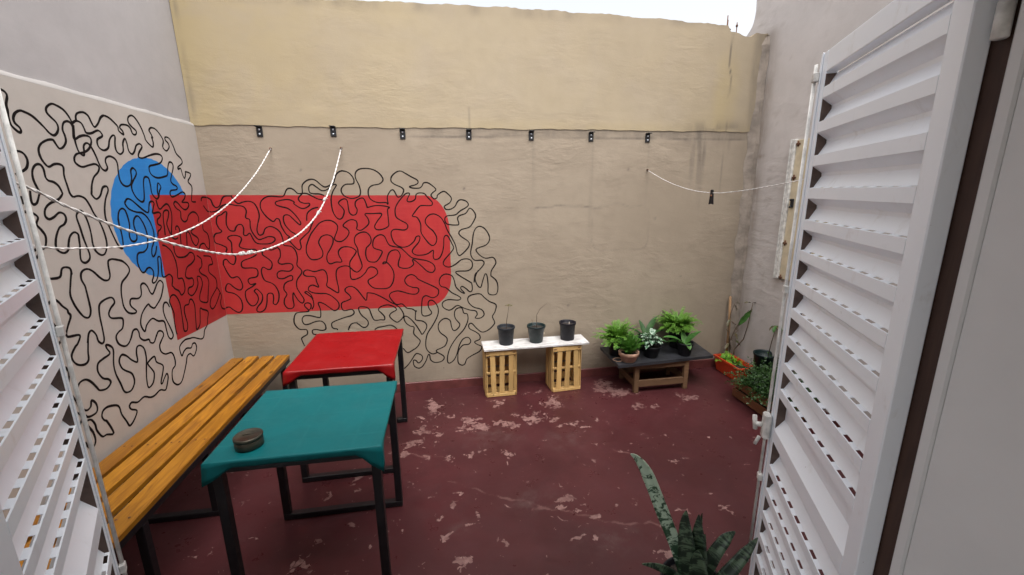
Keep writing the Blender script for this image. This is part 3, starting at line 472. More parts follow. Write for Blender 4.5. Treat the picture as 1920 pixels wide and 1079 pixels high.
# ---- back wall
back = thing('back_wall', 'tall back wall of the yard, beige below and yellow above, with a red mural', 'wall', (0, 0, 0))
def low_dirt_shade(u, v):
    x, z = u-1.80, v
    n = vnoise(x, z, 6, 11); d = np.zeros_like(x)
    strip = sstep(2.175, 2.2, z)*sstep(-.45, .1, x)*(.35+.65*sstep(.25, .6, vnoise(x, z, 8, 12)))
    d = np.maximum(d, strip*.42*sstep(2.3, 2.25, z))
    line = np.exp(-((z-2.186-.008*(vnoise(x, z*0, 9, 13)-.5))/.006)**2)*sstep(-.5, 0, x)*sstep(.3, .5, vnoise(x, z*0, 3, 14)); d = np.maximum(d, line*.75)
    top = np.exp(-((z-2.262)/.010)**2)*.4; d = np.maximum(d, top*(.4+.6*vnoise(x, z*0, 12, 15)))
    streak = vnoise(x, z*.035, 38, 16); dr = sstep(2.05, 2.16, x)*sstep(2.62, 2.5, x)
    d = np.maximum(d, dr*.8*sstep(.56, .78, streak)*sstep(1.45+.5*vnoise(x, x*0, 30, 19), 2.15, z)*.95)
    d = np.maximum(d, dr*sstep(2.05, 2.24, z)*.45*(.4+.6*n))
    # thin runs under the brackets
    for bx in (.75, 1.27, 1.78, 2.3):
        d = np.maximum(d, np.exp(-((x-bx-.02)/.012)**2)*sstep(1.2, 2.2, z)*.22)
    d = np.maximum(d, sstep(.42, .08, z)*.34*(.3+.7*vnoise(x, z, 4, 17)))
    d = np.maximum(d, sstep(2.6, 2.86, x)*.30*(.4+.6*vnoise(x, z, 5, 18)))
    d = np.maximum(d, np.exp(-((x-2.83)/.05)**2)*sstep(.9, .2, z)*.7)  # corner grime doubling as painted contact shadow
    # horizontal hairline crack, and the outline of an old repair patch
    cz = 1.615+.05*(vnoise(x, x*0, 5, 61)-.5)+.03*(vnoise(x, x*0, 19, 62)-.5)
    d = np.maximum(d, np.exp(-((z-cz)/.007)**2)*sstep(.5, .7, x)*sstep(1.75, 1.5, x)*sstep(.3, .55, vnoise(x, x*0, 7, 63))*.6)
    px_ = np.abs(x-1.575+.02*(vnoise(x, z, 6, 64)-.5)); pz_ = np.abs(z-1.42+.02*(vnoise(x, z, 6, 65)-.5))
    pr_ = (np.maximum(px_/.27, 0)**5+(pz_/.20)**5)**.2
    d = np.maximum(d, np.exp(-((pr_-1)/.025)**2)*.30*(.3+.7*vnoise(x, z, 9, 66)))
    # dark run at the right of the red mural and old plug holes
    d = np.maximum(d, np.exp(-((x-1.28)/.018)**2)*sstep(1.0, 1.7, z)*sstep(2.1, 1.6, z)*.22)
    for (hx, hz) in ((1.62, 1.93), (-1.08, 1.93), (-.36, 1.63), (.18, 1.78), (1.9, 1.5), (1.1, .72), (2.2, .95), (1.36, .7)):
        d = np.maximum(d, np.exp(-((x-hx)**2+(z-hz)**2)/.00012)*.8)
    return d
grid_slab('lower_wall', (-1.80, YB, 0), (4.65, 0, 0), (0, 0, ZS), (0, 1, 0), 310, 150, .16, M['beige'], back, attrs={'dirt': low_dirt_shade})
def up_warp(u, v, lu, lv):
    x = u-1.80; t = v/lv
    n = vnoise(x, x*0, 4, 21)-.5; n2 = vnoise(x, x*0, 17, 22)-.5
    bot = n*.012+n2*.010
    drop = sstep(2.44, 2.48, x)*.055+sstep(2.5, 2.62, x)*.03-sstep(2.66, 2.72, x)*.035
    slope = -.012*np.clip(x, -2, 3)+.018*np.sin(x*1.7)
    top = (vnoise(x, x*0, 7, 23)-.5)*.022+(vnoise(x, x*0, 30, 24)-.5)*.010-drop+slope*.6
    v2 = v+bot*(1-t)+top*t
    w = (vnoise(x, v, 1.7, 25)-.5)*.012
    return u, v2, w*np.clip(t*6, 0, 1)
def yel(u, v):
    x, z = u-1.80, v+ZS
    y = sstep(-1.25, -1.78, x)*.7
    y = np.maximum(y, sstep(2.25, 2.45, x)*sstep(2.74, 2.5, x)*sstep(3.2, 2.6, z)*.65)
    y = np.maximum(y, sstep(2.45, 2.26, z)*.45)
    y = np.maximum(y, .24+sstep(.4, -1.6, x)*.36*(.4+.6*vnoise(x, z, 1.6, 31)))
    y = np.maximum(y, .45*sstep(.4, .9, vnoise(x, z, 1.1, 32)))
    return y
def up_dirt(u, v):
    x, z = u-1.80, v+ZS
    d = sstep(2.0, 2.3, x)*sstep(2.38, 2.28, z)*.5*sstep(.3, .6, vnoise(x, z, 10, 33))
    d = np.maximum(d, sstep(3.05, 3.12, z)*.35*vnoise(x, z*.3, 12, 34))
    d = np.maximum(d, np.exp(-((x+1.765)/.012)**2)*.7*vnoise(x, z, 11, 35))
    d = np.maximum(d, np.exp(-((x-2.505-.05*(vnoise(x*0, z, 9, 36)-.5))/.006)**2)*sstep(.35, .6, vnoise(x*0, z, 5, 37))*.9)
    d = np.maximum(d, sstep(2.68, 2.74, x)*.55*(.4+.6*vnoise(x, z, 6, 38)))
    d = np.maximum(d, np.exp(-((x-.243)/.004)**2)*sstep(2.44, 2.40, z)*.8)
    return d
grid_slab('upper_wall', (-1.80, YB-.006, ZS-.010), (4.65, 0, 0), (0, 0, .878), (0, 1, 0), 310, 60, .16, M['yellow'], back, warp=up_warp, attrs={'dirt': up_dirt, 'yellow': yel})
# ragged red skirting
sk = MB(); sk.box((XL, YB-.018, -.02), (XR, YB-.0005, .083), bev=.004)
sk.build('skirting', M['skirting'], back)

# ---- left wall
left = thing('left_wall', 'smooth beige left wall beside the bench with a blue disc and black squiggles', 'wall', (0, 0, 0))
def ll_dirt_shade(u, v):
    y, z = u+Y0, v
    d = sstep(.45, .1, z)*.25*vnoise(y, z, 5, 41); d = np.maximum(d, np.exp(-((y-3.6)/.02)**2)*.35*vnoise(y, z, 12, 42)); return d  # grime near the floor; corner grime doubles as painted contact shadow
grid_slab('lower_wall', (XL, Y0, 0), (0, 3.02, 0), (0, 0, 2.243), (-1, 0, 0), 90, 70, .14, M['left_low'], left, attrs={'dirt': ll_dirt_shade})
def lu_warp(u, v, lu, lv):
    return u, v, (vnoise(u, v, 1.5, 43)-.5)*.014
def lu_dirt_shade(u, v): return sstep(2.85, 3.0, u)*.18*vnoise(u, v, 6, 44)  # grime and contact shadow painted together into the back corner
grid_slab('upper_wall', (XL-.024, Y0, 2.235), (0, 3.02, 0), (0, 0, 1.75), (-1, 0, 0), 80, 50, .14, M['pink'], left, warp=lu_warp, attrs={'dirt': lu_dirt_shade})
lg = MB(); n = 60
vs_ = []; fs = []
for i in range(n+1):
    y = Y0+i*(3.6-Y0)/n; j = .004*math.sin(i*.9)+rnd.uniform(-.003, .003)
    vs_ += [(XL, y, 2.2435), (XL-.004, y, 2.258+j*.5), (XL-.030, y, 2.274+j*.5)]
for i in range(n): fs += [(3*i, 3*i+3, 3*i+4, 3*i+1), (3*i+1, 3*i+4, 3*i+5, 3*i+2)]
lg.add(vs_, fs, True); lg.build('ledge', simple('pale_ledge_plaster', (.38, .36, .345), .8, .08, 6, .3), left)
sk = MB(); sk.box((XL+.0005, Y0, -.02), (XL+.018, YB-.019, .083), bev=.004); sk.build('skirting', M['skirting'], left)

# ---- right wall
right = thing('right_wall', 'rough mauve grey right wall rising past the yellow wall', 'wall', (0, 0, 0))
def r_warp(u, v, lu, lv):
    t = u/lu; z = v
    sh = sstep(3.36, 3.05, z)*.0+.16*np.exp(-((z-3.05)/.09)**2)
    e = sh+(vnoise(z, z*0, 9, 51)-.5)*.025
    u2 = u+e*sstep(.9, 1.0, t)
    return u2, v, (vnoise(u, v, 2.0, 52)-.5)*.010*sstep(0, .2, 1-t)
def r_dirt(u, v):
    y, z = u+Y0, v
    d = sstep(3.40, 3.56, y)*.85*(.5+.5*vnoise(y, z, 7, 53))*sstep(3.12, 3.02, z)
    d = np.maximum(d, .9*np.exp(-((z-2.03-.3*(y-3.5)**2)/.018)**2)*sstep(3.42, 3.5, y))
    d = np.maximum(d, sstep(.75, .1, z)*sstep(2.9, 3.4, y)*.55*vnoise(y, z, 8, 54))
    d = np.maximum(d, sstep(.78, .85, vnoise(y, z, 22, 55))*.18*sstep(2.6, 3.3, y))
    return d
grid_slab('wall_face', (XR, Y0, 0), (0, 3.79-Y0, 0), (0, 0, 4.3), (1, 0, 0), 110, 150, .2, M['right'], right, warp=r_warp, attrs={'dirt': r_dirt})
# corner strip of older plaster, chipped at top
ps = MB(); pv = []; pf = []; n = 40
for i in range(n+1):
    z = .09+(3.035-.09)*i/n; a = .085+.010*math.sin(i*1.3)+rnd.uniform(-.008, .008); b_ = .05+rnd.uniform(-.008, .008)
    k = 1 if i < n else .55
    pv += [(XR-a*k, YB-.002, z), (XR-.018*k, YB-.022*k, z), (XR-.002, YB-b_*k, z)]
for i in range(n): pf += [(3*i, 3*i+1, 3*i+4, 3*i+3), (3*i+1, 3*i+2, 3*i+5, 3*i+4)]
pf.append((3*n, 3*n+1, 3*n+2)); ps.add(pv, pf, False)
ps.build('corner_plaster', simple('brown_stained_plaster', (.285, .24, .20), .9, .3, 7, .6, 40, .008), right)
sk = MB(); sk.box((XR-.018, Y0, -.02), (XR-.0005, YB-.019, .083), bev=.004); sk.build('skirting', M['skirting'], right)

# ---- rebar stubs on top of the back wall
rb = MB(); rb.tube([(2.482, 3.66, 2.9), (2.480, 3.66, 3.20)], .004, 6); rb.tube([(2.462, 3.66, 3.12), (2.515, 3.655, 3.09)], .004, 6); rb.tube([(2.49, 3.67, 2.9), (2.493, 3.67, 3.17)], .0035, 6)
tag(rb.build('rebar', M['rust']), 'twisted rusty wire ends at the right end of the yellow wall top', 'rebar', 'rebar stubs on the wall')
rb = MB(); rb.tube([(2.575, 3.66, 2.85), (2.573, 3.66, 3.15)], .004, 6); rb.lathe([(0, .012), (.009, .006), (.009, -.008), (0, -.014)], 8, (2.573, 3.66, 3.125))
tag(rb.build('rebar', M['rust']), 'single rusty rod with a knob in the wall notch', 'rebar', 'rebar stubs on the wall')

# ---- house wall with the doorway, room behind the camera
house = thing('house_wall', 'house wall around the open doorway', 'wall', (0, 0, 0))
DX0, DX1 = -.87, 1.02
h = MB(); h.box((DX1, .55, 0), (XR-.001, Y0, 2.26)); h.box((XL+.001, .55, 0), (DX0, Y0, 2.26)); h.box((XL+.001, .55, 2.2605), (XR-.001, Y0, 2.85))
h.build('wall_face', simple('house_wall_paint', (.50, .45, .40), .85, .1, 3, .4, 30, .01), house)
fr = thing('door_frame', 'dark brown wooden frame of the doorway', 'door frame', (0, 0, 0))
for (a, b_) in ((.946, 1.019), (-.869, -.805)):
    f = MB(); f.box((a, .622, .08), (b_, .72, 2.2), bev=.003); f.build('jamb', M['frame_brown'], fr)
f = MB(); f.box((-.869, .622, 2.201), (1.019, .72, 2.259), bev=.003); f.build('head', M['frame_brown'], fr)
rm = MB()
rm.box((-1.9, -2.6, .0), (2.0, .549, .08)); rm.box((-1.9, -2.6, 2.7), (2.0, .549, 2.8))
rm.box((-1.9, -2.6, .0805), (-1.8, .549, .35)); rm.box((-1.9, -2.6, 2.6), (-1.8, .549, 2.699)); rm.box((-1.9, -2.6, .3505), (-1.8, -2.45, 2.5995)); rm.box((-1.9, .3, .3505), (-1.8, .549, 2.5995)); rm.box((1.9, -2.6, .0805), (2.0, .549, 2.699)); rm.box((-1.799, -2.6, .0805), (1.899, -2.5, 2.699))  # wide opening added in the unseen left wall lights the inner door
rm.box((-1.799, .5, .0805), (DX0, .549, 2.699)); rm.box((1.0, .5, .0805), (1.899, .549, 2.699)); rm.box((DX0+.001, .5, 2.2605), (.999, .549, 2.699))
tag(rm.build('room_shell', M['inside']), kind='structure')
th = MB(); th.box((-.869, .5495, .0), (1.019, .70, .075), bev=.004); tag(th.build('doorstep', simple('worn_step', (.25, .2, .18), .8, .2, 8, .4)), kind='structure')

# ================================================================== MURAL
def parse(s): return [tuple(float(t)/1000 for t in p.split(',')) for p in s.split()]
def smooth(pts, k=4):
    P = [pts[0]]+pts+[pts[-1]]; out = []
    for i in range(1, len(P)-2):
        p0, p1, p2, p3 = P[i-1:i+3]
        for j in range(k):
            t = j/k
            out.append(tuple(.5*(2*p1[d]+(p2[d]-p0[d])*t+(2*p0[d]-5*p1[d]+4*p2[d]-p3[d])*t*t+(3*p1[d]-p0[d]-3*p2[d]+p3[d])*t**3) for d in (0, 1)))
    out.append(pts[-1]); return out
def ribbon(mb, pts, w, to3, off):
    pts = [pts[0]]+[p for a, p in zip(pts, pts[1:]) if math.hypot(p[0]-a[0], p[1]-a[1]) > 1e-5]
    n = len(pts); vs_ = []; ph = rnd.uniform(0, 9)
    for i, p in enumerate(pts):
        a, b = pts[max(i-1, 0)], pts[min(i+1, n-1)]; tx, ty = b[0]-a[0], b[1]-a[1]; L = math.hypot(tx, ty) or 1
        ww = w*(.5+.06*math.sin(i*.37+ph)+rnd.uniform(-.03, .03)); nx_, ny_ = -ty/L*ww, tx/L*ww
        o = off+i*5e-8
        vs_ += [to3(p[0]+nx_, p[1]+ny_, o), to3(p[0]-nx_, p[1]-ny_, o)]
    mb.add(vs_, [(2*i, 2*i+1, 2*i+3, 2*i+2) for i in range(n-1)])
L3 = lambda a, z, o: (XL+o, a, z)
B3 = lambda a, z, o: (a, YB-o, z)
for root, data, to3, w in ((left, MURAL_LEFT, L3, .0116), (back, MURAL_BACK, B3, .0102)):
    for k, s in enumerate(data):
        mb = MB(); pts = smooth(parse(s))
        ribbon(mb, pts, w, to3, (.0005+k*.000008))
        if root is left: mb.f = [f[::-1] for f in mb.f]
        mb.build('painted_line', M['mural_black'], root)
def sheet(name, outline, to3, off, mat, root):
    mb = MB(); mb.add([to3(a, z, off) for a, z in outline], [tuple(range(len(outline)))]); return mb.build(name, mat, root)
dc = [(2.985+.368*math.cos(t*math.pi/60)+.002*math.sin(t*1.7), 1.607+.368*math.sin(t*math.pi/60)+.002*math.cos(t*2.3)) for t in range(120)]
sheet('painted_disc', dc, L3, .0002, M['mural_blue'], left)
sheet('painted_rectangle', [(2.957, 1.753), (2.953, 1.3), (2.950, .812), (3.2, .802), (3.599, .796), (3.599, 1.749), (3.3, 1.751)], L3, .00035, M['mural_red'], left)
rr = [(XL+.001, 1.749), (XL+.001, .800), (-1.3, .794), (-.8, .788)]
for i in range(17):
    t = i/16*math.pi/2; rr.append((-.155+.197*math.sin(t), 1.04-.255*math.cos(t)))
for i in range(17):
    t = i/16*math.pi/2; rr.append((-.150+.196*math.cos(t), 1.44+.288*math.sin(t)))
rr += [(-.9, 1.737)]
sheet('painted_rectangle', rr, B3, .0003, M['mural_red'], back)

# ================================================================== WALL HARDWARE
def bracket(x, z, label):
    t = thing('wall_bracket', label, 'bracket', (x, YB, z), 0, 'black brackets along the wall seam')
    p = MB(); p.box((-.021, -.007, -.038), (.021, -.0005, .038), bev=.0015); p.build('plate', M['black_steel'], t)
    s = MB(); s.box((-.021, -.045, .032), (.021, -.0075, .038), bev=.0015); s.build('shelf_tab', M['black_steel'], t)
    for zz in (.014, -.018):
        c = MB(); c.tube([(0, -.0072, zz), (0, -.0105, zz)], .0062, 10); c.build('screw', M['white_metal'], t)
for (x, z), lb in zip([(-1.338, 2.211), (-.811, 2.217), (-.29, 2.203), (.233, 2.204), (.75, 2.201), (1.268, 2.197), (1.781, 2.193)], [
        'black bracket nearest the left corner, above the first clothesline hook', 'black bracket above the second clothesline hook with a drip stain below',
        'third black bracket from the left, above the right part of the red mural', 'middle black bracket of the seven, with a crack rising over it',
        'black bracket just right of the middle one, above the squiggles on the right', 'second black bracket from the right along the yellow edge', 'black bracket furthest right, beside the dark drip stains']):
    bracket(x, z, lb)

def rope(name, pts, rad, label, knots=()):
    t = thing(name, label, 'clothesline', pts[0], 0, 'white clotheslines')
    o = Vector(pts[0]); P = [Vector(p)-o for p in pts]
    Q = []
    for i in range(len(P)-1):
        p0, p1, p2, p3 = P[max(i-1, 0)], P[i], P[i+1], P[min(i+2, len(P)-1)]
        for j in range(6):
            u = j/6; Q.append(.5*(2*p1+(p2-p0)*u+(2*p0-5*p1+4*p2-p3)*u*u+(3*p1-p0-3*p2+p3)*u**3))
    Q.append(P[-1])
    mb = MB()
    # two twisted strands
    for ph in (0, math.pi):
        S = []; acc = 0
        R_ = []
        for i in range(len(Q)-1):
            m_ = max(2, int((Q[i+1]-Q[i]).length/.006))
            for j in range(m_): R_.append(Q[i].lerp(Q[i+1], j/m_))
        R_.append(Q[-1])
        for i, p in enumerate(R_):
            d = (R_[min(i+1, len(R_)-1)]-R_[max(i-1, 0)]).normalized(); a = Vector((1, 0, 0)) if abs(d.x) < .8 else Vector((0, 1, 0))
            u = d.cross(a).normalized(); w = d.cross(u); an = i*.55+ph
            S.append(p+(u*math.cos(an)+w*math.sin(an))*rad*.5)
        mb.tube(S, rad*.62, 5)
    mb.build('cord', M['rope'], t)
    for (kp, ax) in knots:
        kn = MB(); k0 = Vector(kp)-o; axv = Vector(ax).normalized()
        for s_ in (-1, 0, 1):
            c0 = k0+axv*s_*.010; ring = []
            u = axv.cross(Vector((1, 0, 0))).normalized(); w = axv.cross(u)
            for q_ in range(9): ring.append(c0+(u*math.cos(q_*.785)+w*math.sin(q_*.785))*rad*1.5)
            kn.tube(ring, rad*.7, 5)
        kn.tube([k0, k0+Vector((.012, -.006, .012)), k0+Vector((.022, -.004, .004))], rad*.5, 5)
        kn.build('knot', M['rope'], t)
    hk = MB(); p = Vector((0, 0, 0)); hk.tube([(0, -.0005, .004), (0, -.018, .004), (0, -.026, -.004), (0, -.018, -.012), (0, -.008, -.009)], .003, 6)
    hk.lathe([(0, 0), (.009, 0), (.009, .003), (0, .003)], 10, (0, 0, 0)); hk.build('hook', M['rust'], t)
    return t
rope('clothesline', [(-1.276, 3.597, 2.089), (-1.297, 3.322, 1.896), (-1.321, 3.005, 1.727), (-1.345, 2.697, 1.611), (-1.363, 2.457, 1.557), (-1.376, 2.281, 1.537), (-1.392, 2.076, 1.533), (-1.407, 1.878, 1.551), (-1.42, 1.713, 1.581), (-1.45, 1.25, 1.72), (-1.5, .661, 1.98)], .0041,
     'thin white clothesline tied to the left hook, crossing in front of the blue disc')
rope('clothesline', [(-.764, 3.597, 2.096), (-.792, 3.481, 1.93), (-.817, 3.373, 1.80), (-.866, 3.162, 1.62), (-.928, 2.897, 1.497), (-1.004, 2.57, 1.443), (-1.062, 2.322, 1.452), (-1.114, 2.102, 1.507), (-1.159, 1.907, 1.579), (-1.195, 1.753, 1.647), (-1.227, 1.616, 1.722), (-1.251, 1.511, 1.788), (-1.33, 1.15, 1.96), (-1.45, .661, 2.12)], .0050,
     'thicker knotted white clothesline hanging in a deep loop over the red mural', knots=[((-.866, 3.162, 1.62), (-.05, -.21, -.18)), ((-.842, 3.268, 1.71), (-.05, -.21, -.18)), ((-1.05, 2.37, 1.449), (-.06, -.25, .01)), ((-1.035, 2.43, 1.446), (-.06, -.25, 0))])
rope('clothesline', [(1.795, 3.597, 1.925), (1.811, 3.278, 1.821), (1.827, 2.984, 1.755), (1.841, 2.71, 1.728), (1.853, 2.482, 1.737), (1.865, 2.269, 1.760), (1.879, 2.005, 1.797), (1.91, 1.4, 1.90), (1.95, .661, 2.08)], .0025,
     'slack white clothesline at the right with a dark clothespin on it')
cp = thing('clothespin', 'dark clothespin clipped on the right hand clothesline', 'clothespin', (1.841, 2.71, 1.728), .3)
for s in (-1, 1):
    c = MB(); c.add([(-.005, s*.002, .022), (.005, s*.002, .022), (.005, s*.009, .018), (-.005, s*.009, .018), (-.005, s*.004, -.075), (.005, s*.004, -.075), (.005, s*.017, -.078), (-.005, s*.017, -.078)],
                    [(0, 1, 2, 3), (4, 7, 6, 5), (0, 4, 5, 1), (3, 2, 6, 7), (1, 5, 6, 2), (0, 3, 7, 4)]); c.build('arm', M['black_steel'], cp)
c = MB(); c.tube([(-.009, 0, -.02), (.009, 0, -.02)], .008, 8); c.build('spring', M['rust'], cp)

# cream panel with rusty fittings on the right wall
wp = thing('wall_panel', 'narrow cream panel with rusty fittings hung upright on the mauve wall', 'panel', (XR, 3.15, 1.0))
b = MB(); b.box((-.020, -.42, .004), (-.002, -.045, 1.128), bev=.003); b.build('board', M['cream'], wp)
for (y0, y1) in ((-.044, -.012), (-.010, 0.008)):
    b = MB(); b.box((-.036, y0, 0), (-.002, y1, 1.135), bev=.004); b.build('side_rail', M['dirty_white'], wp)
for z in (.01, .30, .83, 1.09):
    b = MB(); b.box((-.029, -.085, z), (-.0205, -.047, z+.014), bev=.002); b.tube([(-.025, -.066, z-.012), (-.025, -.066, z+.03)], .006, 6); b.build('rusty_fitting', M['rust'], wp)
b = MB(); b.box((-.034, -.10, .60), (-.0205, -.07, .67), bev=.004); b.tube([(-.034, -.085, .615), (-.046, -.085, .6)], .008, 8); b.tube([(-.034, -.08, .655), (-.044, -.08, .665)], .007, 8); b.build('latch', M['black_steel'], wp)

# ================================================================== LOUVRED DOORS
LW = .033
def louvre_profile():
    return [(-.030, .0370), (0.0, 0.0), (0.0, -LW), (-.0295, -.056), (-.030, -.0663)]
def louvre_mesh(x0, x1, s, slots=True):
    """one folded sheet: ramp (with a row of slots), lip, shaded soffit, back; s=+1/-1 picks the inner side"""
    vs_ = []; fs = []
    P = [(-.030, .0370), (-.0118, .0022), (-.0030, .0003), (0.0, -.0006), (0.0, -LW), (-.0295, -.056), (-.030, -.0663)]
    xs = [x0]
    pitch, sl = .0690, .035
    x = x0+.006
    segs = []
    while x+sl < x1-.004:
        xs += [x, x+sl]; segs.append((x, x+sl)); x += pitch
    xs.append(x1)
    nP = len(P)
    for xx in xs:
        for (y, z) in P: vs_.append((xx, s*y, z))
    for i in range(len(xs)-1):
        hole = slots and any(abs(xs[i]-a) < 1e-6 for a, b in segs)
        for k in range(nP-1):
            if hole and k == 1: continue
            a = i*nP+k; f = (a, a+nP, a+nP+1, a+1)
            fs.append(f if s > 0 else f[::-1])
    me = bpy.data.meshes.new('louvre'); me.from_pydata(vs_, [], fs); me.update(); return me
def louvre_door(label, loc, rz, w, s, x0, x1):
    d = thing('louvred_door', label, 'door', loc, rz, 'white louvred steel doors')
    T = .035
    yy = lambda a, b: (min(s*a, s*b), max(s*a, s*b))
    def bx(name, xa, xb, za, zb, ya=0.0, yb=-T, mat='white_metal', bev=.0025):
        y0, y1 = yy(ya, yb); m = MB(); m.box((xa, y0, za), (xb, y1, zb), bev=bev); return m.build(name, M[mat], d)
    Z0, Z1 = .10, 2.17
    hs_ = bx('hinge_stile', 0, x0, Z0, Z1)
    bx('free_stile', x1, w, Z0, Z1)
    bx('edge_bead', w-.014, w, Z0, Z1, .004, .0005)
    bx('stile_edge', x1-.0012, x1-.0002, Z0+.08, Z1-.07, -.002, -.034, 'end_brown', 0)  # thin dark brown sheet at the free end of the louvre recesses
    bx('top_rail', x0+.0005, x1-.0013, 2.105, Z1)
    bx('bottom_rail', x0+.0005, x1-.0013, Z0, .19)
    zt = 2.0615; tops = [zt-k*.1033 for k in range(11)]+[.712-k*.1045 for k in range(5)]
    lm = louvre_mesh(x0, x1-.0013, s)
    for k, z in enumerate(tops):
        o = bpy.data.objects.new('louvre', lm); COL.objects.link(o); o.parent = d; o.location = (0, 0, z)
        if k == 0:
            lm.materials.append(M['white_metal'])
        md = o.modifiers.new('sheet', 'SOLIDIFY'); md.thickness = .0014; md.offset = -1 if s > 0 else -1
    # plain middle panel: recessed flat sheet, sloping sill, rail face
    P = [(-.030, .9622), (-.030, .905), (0, .862), (0, .812), (-.0295, .792), (-.030, .7495)]
    me_v = [(xx, s*y, z) for xx in (x0, x1-.0013) for (y, z) in P]; n_ = len(P)
    f_ = [(k, k+n_, k+n_+1, k+1) for k in range(n_-1)]
    if s < 0: f_ = [f[::-1] for f in f_]
    mp_ = MB(); mp_.add(me_v, f_); o = mp_.build('middle_panel', M['white_metal'], d)
    md = o.modifiers.new('sheet', 'SOLIDIFY'); md.thickness = .0014
    # closing rod along the free edge with guides and handle
    r = MB(); r.tube([(w+.007, s*.012, .2), (w+.007, s*.012, 2.14)], .0055, 8); r.build('bolt_rod', M['dirty_white'], d)
    for z in (2.10, 1.395, .62):
        g_ = MB(); y0, y1 = yy(.0045, .020); g_.box((w-.010, y0, z-.014), (w+.014, y1, z+.014), bev=.002); g_.build('rod_guide', M['dirty_white'], d)
    return d
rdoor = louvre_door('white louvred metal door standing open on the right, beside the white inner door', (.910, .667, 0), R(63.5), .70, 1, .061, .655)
hdl = MB(); hdl.box((.672, .0045, .80), (.712, .030, .905), bev=.006); hdl.tube([(.70, .03, .85), (.70, .052, .85)], .010, 8); hdl.tube([(.705, .05, .825), (.712, .055, .88)], .0085, 8); hdl.tube([(.712, .03, .79), (.714, .042, .755)], .007, 8)
hdl.build('bolt_handle', M['dirty_white'], rdoor)
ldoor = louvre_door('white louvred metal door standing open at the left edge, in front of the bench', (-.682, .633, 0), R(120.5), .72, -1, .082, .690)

# ---- inner door
idr = thing('inner_door', 'plain white inner door opened inwards at the right edge of the view', 'door', (.93, .618, .085))
s_ = MB(); s_.box((.004, -.745, .03), (.036, -.024, 2.08), bev=.001); s_.build('panel', M['door_white'], idr)
for (a, b_, c0, c1) in ((-.0235, 0, .0, 2.11), (-.77, -.7455, .0, 2.11)):
    s_ = MB(); s_.box((0, a, c0), (.036, b_, c1), bev=.004); s_.build('edge_strip', M['door_white'], idr)
for (c0, c1) in ((0, .0295), (2.0805, 2.11)):
    s_ = MB(); s_.box((0, -.745, c0), (.036, -.024, c1), bev=.004); s_.build('end_strip', M['door_white'], idr)
hg = thing('hinge', 'white round hinge between dark frame and white inner door', 'hinge', (.930, .634, 1.99))
for (z0, z1) in ((0, .060), (.0615, .125)):
    k_ = MB(); k_.lathe([(0, z0), (.0095, z0), (.0115, z0+.002), (.0115, z1-.001), (0, z1-.001)], 20); k_.build('barrel', M['dirty_white'], hg)

# ================================================================== BENCH
bench = thing('bench', 'long slatted orange wooden bench on black steel legs along the left wall', 'bench', (0, 0, 0))
BX = [-1.742, -1.632, -1.520, -1.407]; BW = [.089, .088, .089, .095]
for i, (x, w) in enumerate(zip(BX, BW)):
    o0 = rnd.uniform(-.006, .006); y0, y1 = 1.30+rnd.uniform(-.01, .01), 3.505+rnd.uniform(-.012, .012)
    m_ = MB(); nseg = 14; n0 = len(m_.v)
    vs_ = []; fs = []
    for k in range(nseg+1):
        y = y0+(y1-y0)*k/nseg; dx = .0025*math.sin(k*.7+i*2)+o0; dz = .0015*math.sin(k*.5+i)
        xa, xb = x+dx, x+w+dx; za, zb = .432, .4585+dz; e = .003
        vs_ += [(xa, y, za), (xb, y, za), (xb, y, zb-e), (xb-e, y, zb), (xa+e, y, zb), (xa, y, zb-e)]
    for k in range(nseg):
        for j in range(6): a = k*6+j; b_ = k*6+(j+1) % 6; fs.append((a, a+6, b_+6, b_))
    fs.append((0, 1, 2, 3, 4, 5)); fs.append(tuple(nseg*6+j for j in (5, 4, 3, 2, 1, 0)))
    m_.add(vs_, fs); sl = m_.build('slat', M['bench_wood'], bench)
    sc = MB()
    for y in (3.40, 2.27, 1.70):
        for dx in (.025, w-.025): sc.lathe([(0, .0012), (.0045, .0008), (.005, 0)], 8, (x+o0+dx, y+rnd.uniform(-.004, .004), .4597))
    tag(sc.build('screws', M['rust'], sl), kind='stuff')
for (xa, xb) in ((-1.735, -1.705), (-1.338, -1.306)):
    m_ = MB(); m_.box((xa, 1.32, .397), (xb, 3.49, .4315), bev=.002); m_.build('frame_rail', M['black_steel'], bench)
for y in (3.385, 2.25, 1.74):
    for xa in (-1.735, -1.343):
        m_ = MB(); m_.box((xa, y-.018, .0355), (xa+.036, y+.018, .3965), bev=.002); m_.build('leg', M['black_steel'], bench)
    m_ = MB(); m_.box((-1.735, y-.018, .003), (-1.307, y+.018, .035), bev=.002); m_.build('floor_bar', M['black_steel'], bench)
    m_ = MB(); m_.box((-1.7045, y-.015, .40), (-1.3385, y+.015, .430), bev=.002); m_.build('cross_bar', M['black_steel'], bench)

